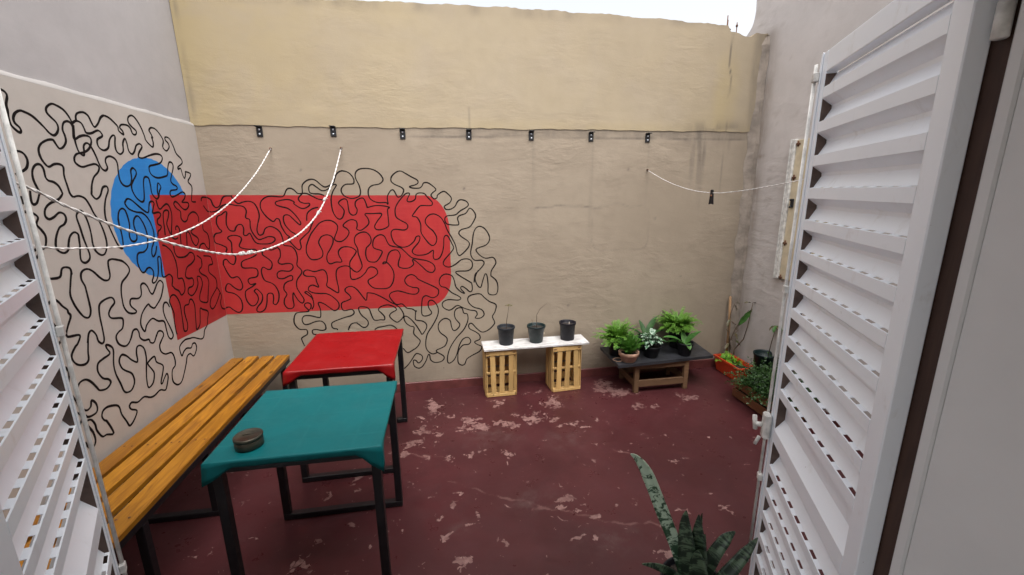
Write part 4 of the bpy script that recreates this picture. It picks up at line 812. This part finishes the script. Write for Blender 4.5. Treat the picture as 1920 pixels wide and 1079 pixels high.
# ================================================================== TABLES
def table(label, x0, x1, y0, y1, H=.742):
    t = thing('table', label, 'table', (x0, y0, 0), 0, 'square black steel tables'); W, D = x1-x0, y1-y0; s = .036
    m_ = MB(); m_.box((0, 0, H-.022), (W, D, H-.003), bev=.002); m_.build('tabletop', M['slate'], t)
    for yb in (.012, D-.012-s):
        for xa in (.006, W-.006-s):
            m_ = MB(); m_.box((xa, yb, .0365), (xa+s, yb+s, H-.0225), bev=.002); m_.build('leg', M['black_steel'], t)
        m_ = MB(); m_.box((.006, yb, .003), (W-.006, yb+s, .036), bev=.002); m_.build('floor_bar', M['black_steel'], t)
        m_ = MB(); m_.box((.0425, yb+.002, H-.055), (W-.0425, yb+s-.002, H-.0225), bev=.002); m_.build('apron', M['black_steel'], t)
    for xa in (.008, W-.008-.032):
        m_ = MB(); m_.box((xa, .0485, H-.055), (xa+.032, D-.0485, H-.0225), bev=.002); m_.build('apron', M['black_steel'], t)
    return t
def cloth(label, x0, x1, y0, y1, H, mat, flaps, seed):
    """vinyl sheet pulled over the top: flat field, rolled edge, short hanging rim and gathered corner flaps"""
    r = random.Random(seed); t = tag(bpy.data.objects.new('tablecloth', None), label, 'tablecloth'); 
    n = 26; vs_ = []; fs = []
    W, D = x1-x0, y1-y0
    # perimeter param, rows: inside grid handled as polar rows from the rim inward
    rim = []
    for i in range(n): rim.append((i/n, 0, 0, -1))
    for i in range(n): rim.append((1, i/n, 1, 0))
    for i in range(n): rim.append((1-i/n, 1, 0, 1))
    for i in range(n): rim.append((0, 1-i/n, -1, 0))
    k = len(rim); rows = []
    ph = r.uniform(0, 6)
    def corner_amount(i):
        # closeness to each corner, 0..1
        out = 0; which = -1
        for c in range(4):
            dd = abs((i-c*n+k/2) % k-k/2)
            a = max(0, 1-dd/3.4)
            if a > out: out, which = a, c
        return out, which
    for row in range(9):
        R_ = []
        for i, (u, v, nx_, ny_) in enumerate(rim):
            ca, wc = corner_amount(i)
            cx, cy = x0+u*W, y0+v*D
            ddx, ddy = (-1 if u < .5 else 1), (-1 if v < .5 else 1)
            dx, dy = (nx_, ny_) if ca == 0 else ((1-ca)*nx_+ca*ddx*.72, (1-ca)*ny_+ca*ddy*.72)
            fl = flaps[wc] if wc >= 0 else 0
            if row <= 3:   # top inward scaled rings (0 centre .. 3 rim)
                f = (0.0, .5, .93, .985)[row]
                px = x0+W/2+(cx-x0-W/2)*f; py = y0+D/2+(cy-y0-D/2)*f
                pz = H+.0015*math.sin(px*19+ph)*math.sin(py*23+ph)
            elif row == 4: px, py, pz = cx+dx*.002, cy+dy*.002, H-.003
            else:
                q_ = (row-4)/4; drop = .030+.0012*math.sin(i*.9+ph)
                drop = drop+fl*ca**.75
                gather = -.006*q_+ .004*math.sin(i*2.1+ph)*ca*q_+.012*ca*q_*(fl > .02)
                px, py, pz = cx+dx*(.003+gather), cy+dy*(.003+gather), H-.003-drop*q_
            R_.append((px, py, pz))
        rows.append(R_)
    for R_ in rows: vs_ += R_
    for a in range(8):
        for i in range(k):
            j = (i+1) % k; fs.append((a*k+i, a*k+j, (a+1)*k+j, (a+1)*k+i))
    m_ = MB(); m_.add(vs_, [f[::-1] for f in fs], True)
    me = m_.mesh('tablecloth'); 
    bm = bmesh.new(); bm.from_mesh(me); bmesh.ops.remove_doubles(bm, verts=bm.verts, dist=1e-5); bmesh.ops.recalc_face_normals(bm, faces=bm.faces); bm.to_mesh(me); bm.free()
    o = link('tablecloth', me, mat); bpy.data.objects.remove(t)
    md = o.modifiers.new('thickness', 'SOLIDIFY'); md.thickness = .0012; md.offset = -1
    return tag(o, label, 'tablecloth')
table('black steel table under the red cloth', -.945, -.345, 2.43, 3.10)
cloth('glossy red vinyl cloth stretched over the far table', -.952, -.338, 2.423, 3.107, .752, M['red_cloth'], [.055, .075, .02, .02], 3)
table('black steel table under the teal cloth, nearest the door', -.945, -.300, 1.585, 2.18)
cloth('teal vinyl cloth stretched over the near table', -.953, -.292, 1.577, 2.188, .752, M['teal_cloth'], [.062, .085, .02, .02], 8)
# side flap of the red cloth, flicked outwards at its front right corner
tn = thing('tin', 'round dark bronze tin box standing on the teal cloth', 'tin', (-.822, 1.672, .7535))
m_ = MB(); m_.lathe([(0, 0), (.049, 0), (.052, .003), (.052, .034), (.050, .036), (.050, .0365)], 32); m_.build('body', M['tin'], tn)
m_ = MB(); m_.lathe([(.0505, .0368), (.0535, .0372), (.0535, .046), (.051, .049), (.047, .0495), (.044, .047), (0, .047)], 32); m_.tube([(-.02, 0, .048), (.02, .01, .048)], .0016, 5); m_.build('lid', M['tin'], tn)

# ================================================================== CRATES AND SHELF
def crate(label, x0, y0, w, dep, h, rz, seed):
    """fruit crate on end: open slatted face to the front, slatted sides, battens at the ends and in the middle"""
    r = random.Random(seed)
    t = thing('fruit_crate', label, 'crate', (x0, y0, 0), rz, 'pale wooden fruit crates')
    def sl(name, lo, hi, tilt=0.0):
        m_ = MB(); c = Vector(((lo[0]+hi[0])/2, (lo[1]+hi[1])/2, (lo[2]+hi[2])/2))
        Mx = Matrix.Translation(c) @ Matrix.Rotation(tilt, 4, 'Y') @ Matrix.Translation(-c)
        m_.box(lo, hi, Mx, bev=.0015); return m_.build(name, M['crate_wood'], t)
    e = .006
    # front: three vertical slats over three horizontal battens
    for k, xf in enumerate((.17, .46, .76)):
        xw = .044
        sl('slat', (xf*w-.004, -e, .03), (xf*w+xw-.004, -.0005, h-.02), r.uniform(-.03, .03))
    for zz, hh in ((.008, .030), (h*.50, .018), (h-.045, .038)):
        sl('batten', (.004, 0, zz), (w-.004, .008, zz+hh))
    sl('front_rail', (.002, -.012, h-.043), (w-.002, -.0065, h-.004)); sl('front_rail', (.006, -.012, .004), (w-.002, -.0065, .030))
    # corner posts
    for xa in (.004, w-.018):
        for ya in (.0085, dep-.02): sl('corner_post', (xa, ya, .004), (xa+.014, ya+.012, h-.004))
    # sides
    for xa in (-.006, w):
        for k in range(3): sl('side_slat', (xa, .004+k*dep/3, .012), (xa+.0055, .004+k*dep/3+dep/3-.016, h-.012))
    # back
    for k in range(4): sl('back_slat', (.004, dep, .03+k*(h-.06)/4), (w-.004, dep+.006, .03+k*(h-.06)/4+.072))
    # ends
    for zz in (.0, h-.0035): 
        for k in range(2): sl('end_board', (.001, .0085+k*dep/2, zz-.001), (w-.001, .0085+k*dep/2+dep/2-.012, zz+.0045))
    # dark corner plates
    m_ = MB(); m_.box((.008, -.0132, h-.026), (.034, -.0122, h-.018)); m_.box((w-.034, -.0132, h-.026), (w-.012, -.0122, h-.018)); tag(m_.build('staples', M['rust'], t), kind='stuff')
    return t
crate('pale wooden fruit crate on end under the left end of the white board', .298, 3.345, .268, .185, .428, R(1.5), 1)
crate('pale wooden fruit crate on end under the right end of the white board', .886, 3.338, .266, .185, .428, R(4), 2)
bd = MB(); bd.box((.283, 3.322, .4345), (1.214, 3.542, .452), Matrix.Translation((.75, 3.43, 0)) @ Matrix.Rotation(R(.8), 4, 'Z') @ Matrix.Translation((-.75, -3.43, 0)), bev=.002)
tag(bd.build('shelf_board', M['white_board']), 'whitewashed board laid across the two fruit crates', 'board')

# ================================================================== PLANTS
def pot(t, h, r1, r0, mat, soil=True, rim=.006, soilz=.82, name='pot'):
    m_ = MB(); w = .004
    m_.lathe([(0, 0), (r0*.96, 0), (r0, .004), (r1-.002, h-.022), (r1+rim*.6, h-.020), (r1+rim, h-.004), (r1+rim-.001, h), (r1-.001, h), (r1-w-.001, h-.01), (r1+(r0-r1)*(1-soilz)-w, h*soilz-.004), (r0*.5, h*soilz-.006)], 28)
    m_.build(name, mat, t)
    if soil:
        m_ = MB(); m_.disc(r1+(r0-r1)*(1-soilz)-w-.001, h*soilz, 18, wob=.004); m_.build('soil', M['soil'], t)
def leaf_mesh(mb, base, direc, L, W, up=(0, 0, 1), droop=.5, fold=.25, n=7, shape=1.0, uvs=None, twist=0.0, wave=0.0):
    """a real leaf: two halves folded along the midrib, arching over"""
    d = Vector(direc).normalized(); U = Vector(up); side = d.cross(U)
    if side.length < 1e-3: side = d.cross(Vector((1, 0, 0)))
    side.normalize(); p = Vector(base); vs_ = []; fs = []
    if twist: side = Matrix.Rotation(twist, 3, d) @ side
    for i in range(n+1):
        t = i/n; w = W*.5*(math.sin(math.pi*min(1, t**shape))**.75 if 0 < t < 1 else 0.02)
        nrm = side.cross(d).normalized()
        wv = wave*math.sin(i*2.3)*w
        vs_ += [p+side*w+nrm*(w*fold+wv), p, p-side*w+nrm*(w*fold-wv)]
        d = (d+Vector((0, 0, -1))*droop/n).normalized(); side = (side-d*side.dot(d)).normalized(); p = p+d*L/n
    for i in range(n):
        a = i*3; fs += [(a, a+3, a+4, a+1), (a+1, a+4, a+5, a+2)]
    mb.add(vs_, fs, True)
def fern_foliage(mb, c, n, L, spread, seed, rise=1.0, leaflet=.016, pairs=12, hmin=.35):
    r = random.Random(seed)
    for k in range(n):
        a = r.uniform(0, 2*math.pi); el = r.uniform(hmin, 1.35)*rise; Lk = L*r.uniform(.55, 1.05)
        d = Vector((math.cos(a)*math.cos(el)*spread, math.sin(a)*math.cos(el)*spread, math.sin(el))).normalized()
        p = Vector(c)+Vector((r.uniform(-.02, .02), r.uniform(-.02, .02), 0)); st = Lk/pairs; side = d.cross(Vector((0, 0, 1)))
        if side.length < .05: side = Vector((math.cos(a+1.57), math.sin(a+1.57), 0))
        side.normalize(); pts = [p.copy()]
        dr = r.uniform(.9, 1.9)
        for i in range(pairs):
            t = i/pairs; p = p+d*st; pts.append(p.copy()); d = (d+Vector((0, 0, -1))*dr*(t**1.2)/pairs*1.6).normalized(); side = (side-d*side.dot(d)).normalized()
            if t < .22: continue
            nrm = side.cross(d).normalized(); ll = leaflet*(1.35-.75*t)*r.uniform(.8, 1.25)*2.1
            for s in (-1, 1):
                o = (side*s*.9+d*.45+nrm*r.uniform(-.25, .3)).normalized(); q2 = o.cross(nrm).normalized()*ll*.30
                mb.add([p, p+o*ll*.45+q2, p+o*ll, p+o*ll*.45-q2], [(0, 1, 2, 3)])
        mb.tube(pts[::3] if len(pts) > 4 else pts, .0011, 3, caps=False)
def plant(label, loc, group=None, cat='potted plant', name='potted_plant'):
    return thing(name, label, cat, loc, rnd.uniform(-.2, .2)*0, group)

# three nursery pots on the white board
G3 = 'nursery pots on the white board'
t = plant('grey nursery pot with thin bare stem topped by a leaf tuft, on white board', (.492, 3.435, .453), G3)
pot(t, .158, .073, .060, simple('greyish_black_pot', (.020, .023, .029), .55, .25, 20, .1, spec=.3))
m_ = MB(); m_.tube([(.0, 0, .12), (.008, 0, .22), (.020, -.004, .29), (.027, 0, .345)], [.0032, .0026, .002, .0016], 6); st = m_.build('stem', M['stem'], t)
m_ = MB()
for a in range(6): leaf_mesh(m_, (.027, 0, .342), (math.cos(a*1.05+.3), math.sin(a*1.05)*.7, .25), .040, .020, droop=.5, n=4)
m_.build('leaves', M['dry_leaf'], t)
t = plant('dark green nursery pot with a thin twig, middle one on the white board', (.760, 3.437, .453), G3)
pot(t, .152, .077, .058, M['green_plastic'])
m_ = MB(); m_.tube([(.003, 0, .12), (.004, 0, .20), (.006, 0, .245), (.03, -.01, .295), (.075, -.01, .335), (.10, -.01, .355)], [.0032, .0028, .0022, .0016, .0012, .0009], 6); m_.tube([(-.025, 0, .12), (-.03, 0, .16), (-.036, 0, .195)], .0011, 5); m_.build('stem', M['stem'], t)
m_ = MB()
for a in (0, 1.9, 3.6): leaf_mesh(m_, (-.036, 0, .19), (math.cos(a), math.sin(a), .5), .016, .009, n=3)
m_.build('leaves', M['dry_leaf'], t)
m_ = MB(); m_.box((.054, -.066, .085), (.062, -.0635, .105)); m_.build('plant_tag', M['cream'], t)
t = plant('straight black nursery pot with a short cut stub, rightmost on the white board', (1.050, 3.450, .453), G3)
pot(t, .160, .070, .061, simple('violet_black_pot', (.011, .010, .015), .5, .2, 20, .1, spec=.3))
m_ = MB(); m_.tube([(.012, -.01, .12), (.012, -.012, .162)], .0045, 6); m_.build('stem', simple('pale_cut_stem', (.35, .30, .26), .8), t)

# low black stand
sd = thing('plant_stand', 'low brown wooden stand with a black board top holding six potted plants', 'plant stand', (0, 0, 0))
m_ = MB(); tv = [(1.410, 3.568), (1.406, 3.123), (2.325, 3.183), (2.365, 3.568)]
m_.add([(x, y, z) for z in (.280, .305) for (x, y) in tv], [(3, 2, 1, 0), (4, 5, 6, 7), (0, 1, 5, 4), (1, 2, 6, 5), (2, 3, 7, 6), (3, 0, 4, 7)])
m_.build('top_board', M['slate'], sd)
SX0, SX1, SY0, SY1 = 1.590, 2.100, 3.185, 3.52
for (x, y) in ((SX0, SY0), (SX1-.042, SY0), (SX0, SY1-.036), (SX1-.042, SY1-.036)):
    m_ = MB(); m_.box((x, y, .001), (x+.042, y+.036, .2795), bev=.003); m_.build('leg', M['old_wood'], sd)
for (z0, z1) in ((.222, .276), (.055, .115)):
    for y in (SY0+.004, SY1-.024):
        m_ = MB(); m_.box((SX0+.0425, y, z0), (SX1-.0425, y+.020, z1), bev=.002); m_.build('long_rail', M['old_wood'], sd)
    for x in (SX0+.003, SX1-.023):
        m_ = MB(); m_.box((x, SY0+.0365, z0), (x+.020, SY1-.0365, z1), bev=.002); m_.build('short_rail', M['old_wood'], sd)

GS = 'potted plants on the low black stand'
zt = .306
# large fern left
t = plant('big feathery bright fern in a black pot at the stand\'s left end', (1.490, 3.365, zt), GS)
pot(t, .155, .085, .066, M['black_plastic'])
m_ = MB(); fern_foliage(m_, (0, 0, .13), 150, .215, 1.25, 11, .95, .0105, 17); m_.build('foliage', M['fern'], t)
# little fern in terracotta bowl
t = plant('small upright fern in a pale terracotta bowl on the black stand', (1.530, 3.205, zt), GS)
m_ = MB(); m_.lathe([(0, 0), (.055, 0), (.060, .004), (.078, .055), (.086, .058), (.088, .085), (.084, .090), (.077, .087), (.072, .06), (.03, .058)], 32); m_.build('bowl', M['terracotta'], t)
m_ = MB(); m_.disc(.072, .066, 18, wob=.004); m_.build('soil', M['soil'], t)
m_ = MB(); fern_foliage(m_, (0, 0, .065), 110, .18, .85, 12, 1.2, .0095, 15, .55); m_.build('foliage', M['fern2'], t)
# saucer ring beside it
sr = MB(); sr.lathe([(.036, .002), (.040, 0), (.044, .004), (.042, .007), (.038, .006), (.036, .002)], 20, (1.447, 3.235, zt+.0005)); tag(sr.build('saucer', M['terracotta']), 'small reddish saucer ring lying beside the terracotta bowl', 'saucer')
# dark broad leaves behind
t = plant('plant with long dark arching leaves at the back middle of the stand', (1.800, 3.440, zt), GS)
pot(t, .13, .075, .06, M['black_plastic'])
for (a, el, L, W) in ((35, 58, .27, .062), (15, 34, .24, .055), (165, 48, .23, .060), (200, 25, .22, .055), (-40, 20, .22, .055), (-120, 25, .20, .05), (95, 62, .2, .05), (-80, 40, .17, .05), (150, 15, .20, .05)):
    m_ = MB(); a, el = R(a), R(el); leaf_mesh(m_, (0, 0, .10), (math.cos(a)*math.cos(el), math.sin(a)*math.cos(el), math.sin(el)), L, W, droop=.75, fold=.35, n=9, shape=.9); m_.build('leaf', M['dark_leaf'], t)
# variegated
t = plant('white veined leafy plant in a black pot on the stand', (1.770, 3.262, zt), GS)
pot(t, .105, .076, .055, M['black_plastic'])
r_ = random.Random(4)
for k in range(40):
    a = k*2.4; el = R(r_.uniform(5, 75)); rr_ = r_.uniform(.0, .05); b0 = Vector((math.cos(a)*rr_, math.sin(a)*rr_, .10+r_.uniform(.02, .10)))
    m_ = MB(); leaf_mesh(m_, b0, (math.cos(a)*math.cos(el), math.sin(a)*math.cos(el), math.sin(el)*.6), r_.uniform(.055, .08), r_.uniform(.032, .046), droop=.9, fold=.3, n=5, shape=.8); m_.tube([(0, 0, .08), b0], .0015, 4)
    m_.build('leaf', M['variegated'], t)
# big fern right
t = plant('large flat topped bright fern at the back right of the black stand', (2.130, 3.440, zt), GS)
pot(t, .17, .095, .07, M['black_plastic'])
m_ = MB(); fern_foliage(m_, (-.02, 0, .185), 190, .225, 1.25, 14, .85, .0105, 17, .3); m_.build('foliage', M['fern'], t)
# broad leaves front right
t = plant('plant with few broad pale green leaves at the front right of the stand', (2.080, 3.245, zt), GS)
pot(t, .12, .068, .052, M['black_plastic'])
for (a, el, L, W, dr) in ((22, 46, .25, .050, .9), (172, 50, .23, .085, 1.1), (150, 30, .16, .07, .8), (-95, 62, .12, .060, 2.6), (80, 60, .15, .05, .6), (10, 65, .13, .045, .5)):
    m_ = MB(); a, el = R(a), R(el); leaf_mesh(m_, (0, 0, .09), (math.cos(a)*math.cos(el), math.sin(a)*math.cos(el), math.sin(el)), L, W, droop=dr, fold=.2, n=9, shape=.85); m_.build('leaf', M['mid_leaf'], t)
# thin dust rings left by pots on the board
# ---- corner by the right wall
tr = thing('planter', 'orange red plastic trough with bright lime green seedlings by the right wall', 'planter', (2.60, 3.20, 0))
def trough(l0, l1, w0, w1, h, dx):
    m_ = MB(); z0 = .002; t_ = .006
    def rect(w, l, z, ins=0): return [(dx-w/2+ins, -l/2+ins, z), (dx+w/2-ins, -l/2+ins, z), (dx+w/2-ins, l/2-ins, z), (dx-w/2+ins, l/2-ins, z)]
    rows = [rect(w0, l0, z0), rect(w1, l1, h-.018), rect(w1+.016, l1+.016, h-.016), rect(w1+.016, l1+.016, h), rect(w1, l1, h, t_), rect(w1-.01, l1-.01, h*.72, t_)]
    vs_ = [v for r_ in rows for v in r_]; fs = [(3, 2, 1, 0)]
    for i in range(len(rows)-1):
        for k in range(4): a = i*4+k; b_ = i*4+(k+1) % 4; fs.append((a, b_, b_+4, a+4))
    m_.add(vs_, fs); return m_
m_ = trough(.32, .36, .13, .165, .15, 0); o = m_.build('trough', M['orange_plastic'], tr); o.location = (.085, .165, 0)
m_ = MB(); m_.add([(.015, 0, .115), (.155, 0, .115), (.155, .33, .115), (.015, .33, .115)], [(0, 1, 2, 3)]); m_.build('soil', M['soil'], tr)
m_ = MB(); fern_foliage(m_, (.05, .25, .11), 40, .10, 1.1, 21, 1.0, .010, 8); fern_foliage(m_, (.09, .17, .11), 14, .08, 1.0, 22, 1.1, .010, 8); m_.build('seedlings', simple('lime_green_leaf', (.20, .42, .04), .5, .3, 40, 0), tr)
# stick
m_ = MB(); m_.tube([(2.700, 3.50, .115), (2.712, 3.525, .45), (2.722, 3.565, .735)], [.0135, .0125, .0115], 10)
tag(m_.build('stick', M['stick_wood']), 'bare brown wooden stick standing in the orange trough against the corner', 'stick')
# climbing plant
vn = thing('climbing_plant', 'straggling climber with dry stems and one long green leaf in the right corner', 'plant', (2.735, 3.47, .12))
m_ = MB(); m_.tube([(-.01, -.02, 0), (.02, 0, .10), (.065, -.05, .22), (.06, -.09, .36), (.072, -.095, .50), (.078, -.10, .60)], [.0065, .006, .005, .0042, .0035, .002], 6)
m_.tube([(-.02, 0, 0), (-.025, .02, .18), (0, -.01, .32), (.035, -.045, .43), (.06, -.08, .52)], [.005, .0045, .004, .003, .002], 6)
m_.tube([(-.02, 0, .1), (-.045, .03, .3), (-.03, .04, .46), (-.012, .03, .55), (.002, .03, .58)], [.004, .0035, .003, .002, .0015], 5)
for k in range(14):
    z = rnd.uniform(.08, .38); x = rnd.uniform(-.05, .04); m_.tube([(x, rnd.uniform(-.02, .06), z), (x+rnd.uniform(-.05, .05), rnd.uniform(-.02, .06), z+rnd.uniform(-.02, .05))], .0025, 4)
m_.build('stem', M['stem'], vn)
m_ = MB(); leaf_mesh(m_, (.01, -.03, .36), (.36, -.35, .95), .20, .050, up=(-1, -.6, .2), droop=.1, fold=.5, n=9, shape=.9, wave=.5, twist=.5); m_.build('leaf', M['mid_leaf'], vn)
for (b0, d0, L) in (((.075, -.10, .60), (.8, -.4, -.15), .10), ((.07, -.095, .59), (-.7, .2, .3), .07), ((-.01, .03, .55), (.4, -.2, -.8), .07), ((.0, .03, .575), (.7, -.3, -.2), .05), ((-.03, .04, .40), (-.5, -.3, -.5), .08), ((.0, 0, .20), (.6, -.5, -.3), .09), ((-.03, .02, .16), (-.7, -.4, -.2), .08), ((-.01, 0, .28), (.2, -.6, -.5), .08)):
    m_ = MB(); leaf_mesh(m_, b0, d0, L, L*.36, droop=.7, fold=.6, n=5, wave=.5); m_.build('dry_leaf', M['dry_leaf'], vn)
# wooden crate planter with a dense bush
cr = thing('crate_planter', 'low reddish wooden box planter overflowing with a dense dark green bush', 'planter', (2.40, 2.52, 0))
for (z0, z1) in ((.012, .082), (.104, .170)):
    m_ = MB(); m_.box((0, 0, z0), (.014, .47, z1), bev=.002); m_.build('plank', M['planter_wood'], cr)
    m_ = MB(); m_.box((.36, 0, z0), (.374, .47, z1), bev=.002); m_.build('plank', M['planter_wood'], cr)
    for y in (.002, .456):
        m_ = MB(); m_.box((.0145, y, z0), (.3595, y+.012, z1), bev=.002); m_.build('plank', M['planter_wood'], cr)
for (x, y) in ((.0145, .0145), (.340, .0145), (.0145, .436), (.340, .436)):
    m_ = MB(); m_.box((x, y, .002), (x+.019, y+.019, .166), bev=.001); m_.build('corner_post', M['planter_wood'], cr)
m_ = MB(); m_.box((.034, .034, .02), (.339, .435, .145)); m_.build('soil', M['soil'], cr)
m_ = MB(); r_ = random.Random(77)
for k in range(760):
    bx_, by_ = r_.uniform(.04, .35), r_.uniform(.0, .40)
    a = r_.uniform(0, 6.28); el = r_.uniform(.25, 1.4); L = r_.uniform(.12, .25)
    d = Vector((math.cos(a)*math.cos(el)-.25, math.sin(a)*math.cos(el), math.sin(el))).normalized(); p = Vector((bx_, by_, .14)); 
    nst = 9
    for i in range(nst):
        p = p+d*L/nst; d = (d+Vector((-.06, -.01, -1.7*(i/nst)**1.3))/nst*1.8).normalized()
        for s in range(3):
            an = r_.uniform(0, 6.28); o = (d*.6+Vector((math.cos(an), math.sin(an), r_.uniform(-.3, .7)))).normalized(); ll = r_.uniform(.012, .023); q2 = o.cross(Vector((r_.uniform(-1, 1), r_.uniform(-1, 1), 1))).normalized()*ll*.28
            m_.add([p, p+o*ll*.5+q2, p+o*ll, p+o*ll*.5-q2], [(0, 1, 2, 3)])
m_.build('bush', M['bush'], cr)
# dark green pots behind
t = plant('tall dark green plastic pot with a drooping brown tipped plant beside the right wall', (2.745, 3.070, 0))
pot(t, .34, .088, .068, M['green_plastic'])
m_ = MB(); m_.tube([(.02, -.01, .27), (.03, -.02, .45), (.045, -.035, .60)], [.004, .0035, .0025], 6); m_.build('stem', M['stem'], t)
for a in range(7):
    m_ = MB(); leaf_mesh(m_, (.045, -.035, .595), (math.cos(a*.9), math.sin(a*.9), .2), .075, .028, droop=2.0, fold=.5, n=5, wave=.3); m_.build('leaf', M['dry_leaf'] if a % 2 else M['mid_leaf'], t)

# ---- snake plant in the foreground
sp = thing('snake_plant', 'snake plant with one long pale mottled leaf, in front of the right louvred door', 'potted plant', (.89, 1.20, 0))
pot(sp, .27, .115, .085, M['black_plastic'], soilz=.9)
def blade(pts, widths, mat, face, name='leaf', cup=.25):
    """thick strap leaf through the points, widths in metres; face = rough normal"""
    P = [Vector(p) for p in pts]; Q = []; Wd = []
    for i in range(len(P)-1):
        p0, p1, p2, p3 = P[max(i-1, 0)], P[i], P[i+1], P[min(i+2, len(P)-1)]
        for j in range(6):
            u = j/6; Q.append(.5*(2*p1+(p2-p0)*u+(2*p0-5*p1+4*p2-p3)*u*u+(3*p1-p0-3*p2+p3)*u**3)); Wd.append(widths[i]*(1-u)+widths[i+1]*u)
    Q.append(P[-1]); Wd.append(widths[-1]); F = Vector(face); vs_ = []; fs = []; uv = []
    n = len(Q); L = 0
    for i, p in enumerate(Q):
        d = (Q[min(i+1, n-1)]-Q[max(i-1, 0)]).normalized(); s = d.cross(F).normalized(); nr = s.cross(d).normalized(); w = Wd[i]/2
        if i: L += (Q[i]-Q[i-1]).length
        th_ = .0035*(1-i/n)+.0012
        for (k, x_) in enumerate((-1, -.5, 0, .5, 1)): vs_.append(p+s*w*x_+nr*(w*cup*(x_*x_)+th_)); uv.append((x_*w*2.2, L))
        for (k, x_) in enumerate((1, .5, 0, -.5, -1)): vs_.append(p+s*w*x_*.98+nr*(w*cup*(x_*x_)-th_)); uv.append((x_*w*2.2, L))
    for i in range(n-1):
        for k in range(10): a = i*10+k; b_ = i*10+(k+1) % 10; fs.append((a, b_, b_+10, a+10))
    fs.append(tuple(range(10))[::-1])
    me = bpy.data.meshes.new(name); me.from_pydata([tuple(v) for v in vs_], [], fs); me.update(); me.polygons.foreach_set('use_smooth', [True]*len(fs))
    ul = me.uv_layers.new(name='UVMap')
    for l in me.loops: ul.data[l.index].uv = uv[l.vertex_index]
    return link(name, me, mat, sp)
C0 = Vector((.89, 1.20, 0))
def rel(*p): return [tuple(Vector(q_)-C0) for q_ in p]
FC = (-.55, -.75, .35)
o = blade(rel((.875, 1.205, .24), (.838, 1.235, .385), (.787, 1.27, .53), (.726, 1.30, .692), (.685, 1.31, .758), (.655, 1.31, .782)), [.040, .046, .050, .047, .026, .003], M['snake_pale'], FC)
o['label'] = 'long pale mottled leaf curving to the left'
for pts, w in (
    ([(.855, 1.17, .24), (.842, 1.185, .42), (.833, 1.20, .54), (.832, 1.20, .60)], [.055, .066, .040, .003]),
    ([(.895, 1.18, .24), (.890, 1.19, .40), (.886, 1.195, .50), (.885, 1.20, .575)], [.060, .070, .042, .003]),
    ([(.885, 1.15, .24), (.872, 1.145, .34), (.862, 1.15, .43), (.858, 1.15, .47)], [.06, .075, .05, .003]),
    ([(.925, 1.20, .24), (.955, 1.20, .36), (1.005, 1.20, .445), (1.045, 1.20, .475)], [.045, .052, .042, .004]),
    ([(.91, 1.22, .24), (.915, 1.225, .40), (.918, 1.23, .50), (.920, 1.23, .55)], [.024, .022, .014, .002]),
    ([(.94, 1.17, .24), (1.00, 1.16, .33), (1.06, 1.155, .42), (1.10, 1.15, .485)], [.045, .052, .038, .003]),
    ([(.85, 1.19, .24), (.80, 1.19, .33), (.735, 1.20, .37), (.672, 1.20, .392)], [.035, .036, .026, .003]),
    ([(.86, 1.17, .24), (.81, 1.15, .30), (.76, 1.14, .335), (.715, 1.14, .345)], [.035, .034, .024, .003]),
    ([(.93, 1.23, .24), (.955, 1.25, .34), (.965, 1.26, .42)], [.035, .032, .003])):
    blade(rel(*pts), w, M['snake_dark'], FC)
